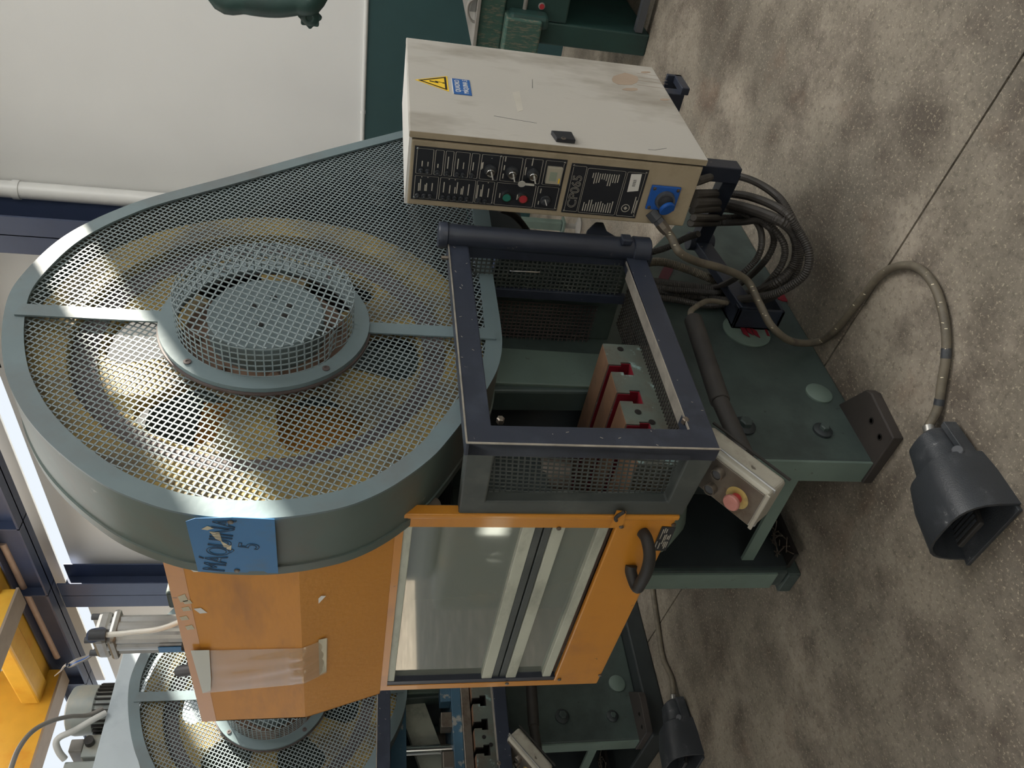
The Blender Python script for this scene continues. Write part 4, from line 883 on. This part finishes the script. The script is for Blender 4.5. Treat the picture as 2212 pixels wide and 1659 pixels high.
# second pedal
cab2 = [V((1.335, 1.335, .03)), V((1.42, 1.33, .016)), V((1.55, 1.36, .016)), V((1.72, 1.3, .016)), V((1.95, 1.2, .016)), V((2.1, 1.05, .03)), V((2.2, 1.02, .12))]
pd2 = pedal(None, 0, 'black foot pedal beside the second press, worn shiny on its hood', cab2, '', .013)
pd2.location = V((1.40, 3.50, 0)); pd2.rotation_euler = (0, 0, math.radians(4))

# ================================================================== BACKGROUND LEFT: pale hydraulic machine, crane
hm = thing('hydraulic_press', (1.8, 5.1, 0), 'tall pale grey-blue machine with a motor and valves on its top, behind the second press', 'machine')
B().box((.9, 4.6, 0), (2.53, 5.5, 2.875)).out('frame', 'pale', hm, bevel=.01)
B().prism([(2.53, 4.62, 2.2), (2.9, 4.62, 2.2), (2.53, 4.62, 2.8)], (0, .04, 0)).out('gusset', 'pale', hm)
mm = B().lathe((2.24, 4.78, 2.875), (0, 0, 1), [(.12, 0), (.125, .02), (.125, .09), (.135, .1), (.138, .2), (.13, .235), (.1, .25), (0, .252)], 36).out('motor', 'motor', hm, smooth=True)
for k in range(28):
    a = k*2*math.pi/28; u = V((math.cos(a), math.sin(a), 0)); B().ob(V((2.24, 4.78, 2.925))+u*.132, u*.012, (0, 0, .045), u.cross(V((0, 0, 1)))*.003).out('cooling_fin', 'blk', mm)
for x0_, z0_, sx, sz, m_ in ((1.92, 2.875, .12, .09, 'motor'), (1.95, 2.965, .07, .07, 'greymt'), (1.83, 2.875, .07, .16, 'motor'), (1.74, 2.875, .06, .08, 'greymt'), (1.66, 2.875, .07, .19, 'motor'), (1.58, 2.9, .06, .1, 'greymt')):
    B().box((x0_, 4.65, z0_), (x0_+sx, 4.8, z0_+sz)).out('valve_block', m_, hm, bevel=.008)
B().cyl((1.99, 4.64, 2.93), (1.99, 4.6, 2.93), .025, 16).out('pressure_gauge', 'blk', hm, smooth=True)
def pipe(pts, r, m_, name, label, cat):
    b = B(); b.tube(smooth(pts, 10), r, 12); return tag(b.out(name, m_, smooth=True), label, cat)
pipe([ay(222, 1530, 4.62), ay(190, 1545, 4.6), ay(150, 1548, 4.5), ay(110, 1558, 4.4), ay(70, 1580, 4.3), ay(40, 1618, 4.2), ay(22, 1665, 4.1)], .012, 'greymt', 'hydraulic_hose', 'thin grey hose arching up in front of the yellow crane girder', 'hose')
pipe([ay(228, 1540, 4.58), ay(200, 1555, 4.56), ay(160, 1578, 4.55), ay(130, 1592, 4.55), ay(121, 1605, 4.56), ay(128, 1625, 4.6), ay(140, 1640, 4.64)], .017, 'pipew', 'bent_pipe', 'white bent pipe running down to the valves of the pale machine', 'pipe')
# bundle of wires at the cylinder's left
wb = thing('wire_bundle', ay(140, 1438, 3.6), 'loose bundle of grey and blue wires between the air cylinder and the crane', 'wires')
for k in range(4):
    b = B(); b.tube(smooth([ay(206, 1402+k*2, 3.2), ay(190, 1416+k*2, 3.25), ay(165, 1425+k*3, 3.3), ay(150, 1434+k*2, 3.4), ay(140, 1438, 3.6), ay(130, 1450, 6.0), ay(118, 1460, 8.5)], 6), .005, 8)
    b.out('wire', 'blue' if k == 2 else 'greymt', wb, smooth=True)
# overhead crane
cr = thing('overhead_crane', (5.2, 10.5, 5.6), 'yellow overhead travelling crane with two girders near the roof', 'crane')
for ya_, xe, wd in ((11.5, 6.02, .38), (9.22, 5.9, .36)):
    B().box((-6, ya_, 5.6), (xe, ya_+wd, 5.63)).out('bottom_flange', 'craneg', cr)
    B().box((-6, ya_+.04, 5.63), (xe, ya_+wd-.04, 6.7)).out('girder', 'crane', cr)
B().box((5.82, 9.0, 5.80), (6.18, 12.3, 6.12)).out('end_truck', 'crane', cr, bevel=.02)
B().box((5.5, 9.6, 5.75), (5.82, 11.5, 6.0)).out('end_truck', 'crane', cr, bevel=.03)
a_, c_ = ax(6, 1172, 6.15), ax(124, 1418, 6.15)
B().cyl(a_, c_, .045, 16).out('rail_pipe', 'wood', cr, smooth=True)
for y in (9.3, 11.9): B().cyl((6.2, y, 6.0), (6.4, y, 6.0), .14, 24).out('wheel', 'dgrey', cr, smooth=True)

# ================================================================== BACKGROUND RIGHT: green bench machine by the wall
gm = thing('bench_machine', (4.9, 1.2, 0), 'dark green machine on a heavy stand, at the wall right of the cabinet', 'machine')
B().box((4.55, .55, 0), (5.3, .6, .9)).out('stand', 'dkgreen', gm)
B().box((4.55, 1.435, 0), (5.3, 1.56, .86)).out('stand', 'dkgreen', gm, bevel=.01)
B().box((5.25, .6, 0), (5.3, 1.44, .86)).out('stand', 'dkgreen', gm)
B().box((4.55, .55, .5), (5.3, 1.435, .86)).out('cupboard', 'dkgreen', gm, bevel=.01)
B().box((4.52, .5, .86), (5.35, 1.62, 1.0)).out('bed', 'dkgreenw', gm, bevel=.01)
B().box((4.48, .5, 1.0), (5.35, 1.61, 1.02)).out('top_tray', 'greymt', gm, bevel=.003)
B().box((4.42, 1.40, .66), (4.56, 1.60, .86)).out('vise_block', 'dkgreenw', gm, bevel=.01)
B().box((4.44, 1.38, .62), (4.56, 1.45, .84)).out('vise_jaw', 'dkgreen', gm, bevel=.02)
c = ax(1170, 13, 4.548); rbn = B().lathe(c, (-1, 0, 0), [(.019, 0), (.019, .006), (.015, .008)], 24).out('button_ring', 'greymt', gm, smooth=True)
B().lathe(c+V((-.006, 0, 0)), (-1, 0, 0), [(.014, 0), (.014, .006)], 24).out('button_cap', 'redbtn', rbn, smooth=True)
b = B(); b.tube(smooth([ax(1030, -5, 4.5), ax(1014, 5, 4.5), ax(1010, 25, 4.5), ax(1016, 42, 4.5), ax(1026, 48, 4.5)], 6), .008, 8); b.out('wire_loop', 'greymt', gm, smooth=True)
B().box((4.5, 1.30, 1.02), (4.62, 1.42, 1.06)).out('clamp', 'alu', gm, bevel=.008)
B().cyl((4.54, 1.4, .75), (4.54, 1.2, .75), .012, 12).out('handle_bar', 'greymt', gm, smooth=True)
B().box((4.55, .9, .05), (4.6, 1.43, .09)).out('cross_brace', 'dgrey', gm)
# curved arm with lobed knob, fixed to the same machine
ar = B(); pts = [V((4.72, 1.18, 2.46)), ax(470, -12, 4.6), ax(530, 2, 4.6), ax(590, 8, 4.6), ax(640, 4, 4.6), ax(680, -4, 4.6), V((4.72, 1.2, 1.75))]
ar.tube(smooth(pts, 6), [.05+.02*math.sin(i/36*3.1) for i in range(37)], 16)
tm_ = B(); arm2 = ar.out('curved_arm', 'dkgreen', gm, smooth=True)
c = ax(669, 37, 4.58); kn = B(); n = 64; L1 = []
for k in range(n):
    a = 2*math.pi*k/n; r = .058+.006*math.cos(a*8); L1.append(c+V((0, math.cos(a)*r, math.sin(a)*r)))
kn.prism(L1, (.025, 0, 0)); kn.lathe(c, (-1, 0, 0), [(.05, 0), (.035, .012), (.02, .014), (.018, .008)], 24)
kn.out('lobed_knob', 'dkgreen', arm2, smooth=True, bevel=.004)
B().cyl(c+V((.02, 0, 0)), c+V((.07, -.05, .0)), .04, 20).out('knob_boss', 'blk', arm2, smooth=True)
B().cyl((4.72, 1.18, 1.02), (4.72, 1.18, 2.5), .09, 28).out('pillar', 'dkgreen', gm, smooth=True)
# small green screw foot seen between cabinet and cage
cs = az(1252, 490, 0)
ft = thing('levelling_leg', cs, 'slim green machine leg on a round screw foot, on the lit floor by the wall', 'leg')
B().lathe(cs, (0, 0, 1), [(.07, 0), (.075, .01), (.03, .03), (.02, .035), (.02, .12)], 24).out('screw_foot', 'greymt', ft, smooth=True)
B().box((cs.x-.045, cs.y-.05, .12), (cs.x+.045, cs.y+.06, .14)).out('flange', 'greenlt', ft, bevel=.004)
B().box((cs.x-.03, cs.y-.035, .14), (cs.x+.03, cs.y+.035, .66)).out('leg_tube', 'greenlt', ft, bevel=.01)

# pale block added out of view for a bright reflection in the door pane
pm = thing('reflection_block', (-1.1, 4.3, 0), 'pale grey rounded block added out of view for its reflection in the door pane', 'machine')
B().box((-1.5, 3.7, 0), (-.7, 5.0, 1.0)).out('base', 'motor', pm, bevel=.06, seg=4)
B().box((-1.4, 3.85, 1.0), (-.8, 4.8, 1.75)).out('head', 'pale', pm, bevel=.09, seg=4)
B().prism([V((-.8, 4.3+.13*math.cos(k*.3), 1.3+.06*math.sin(k*.3))) for k in range(21)], (.01, 0, 0)).out('oval_badge', 'greymt', pm)
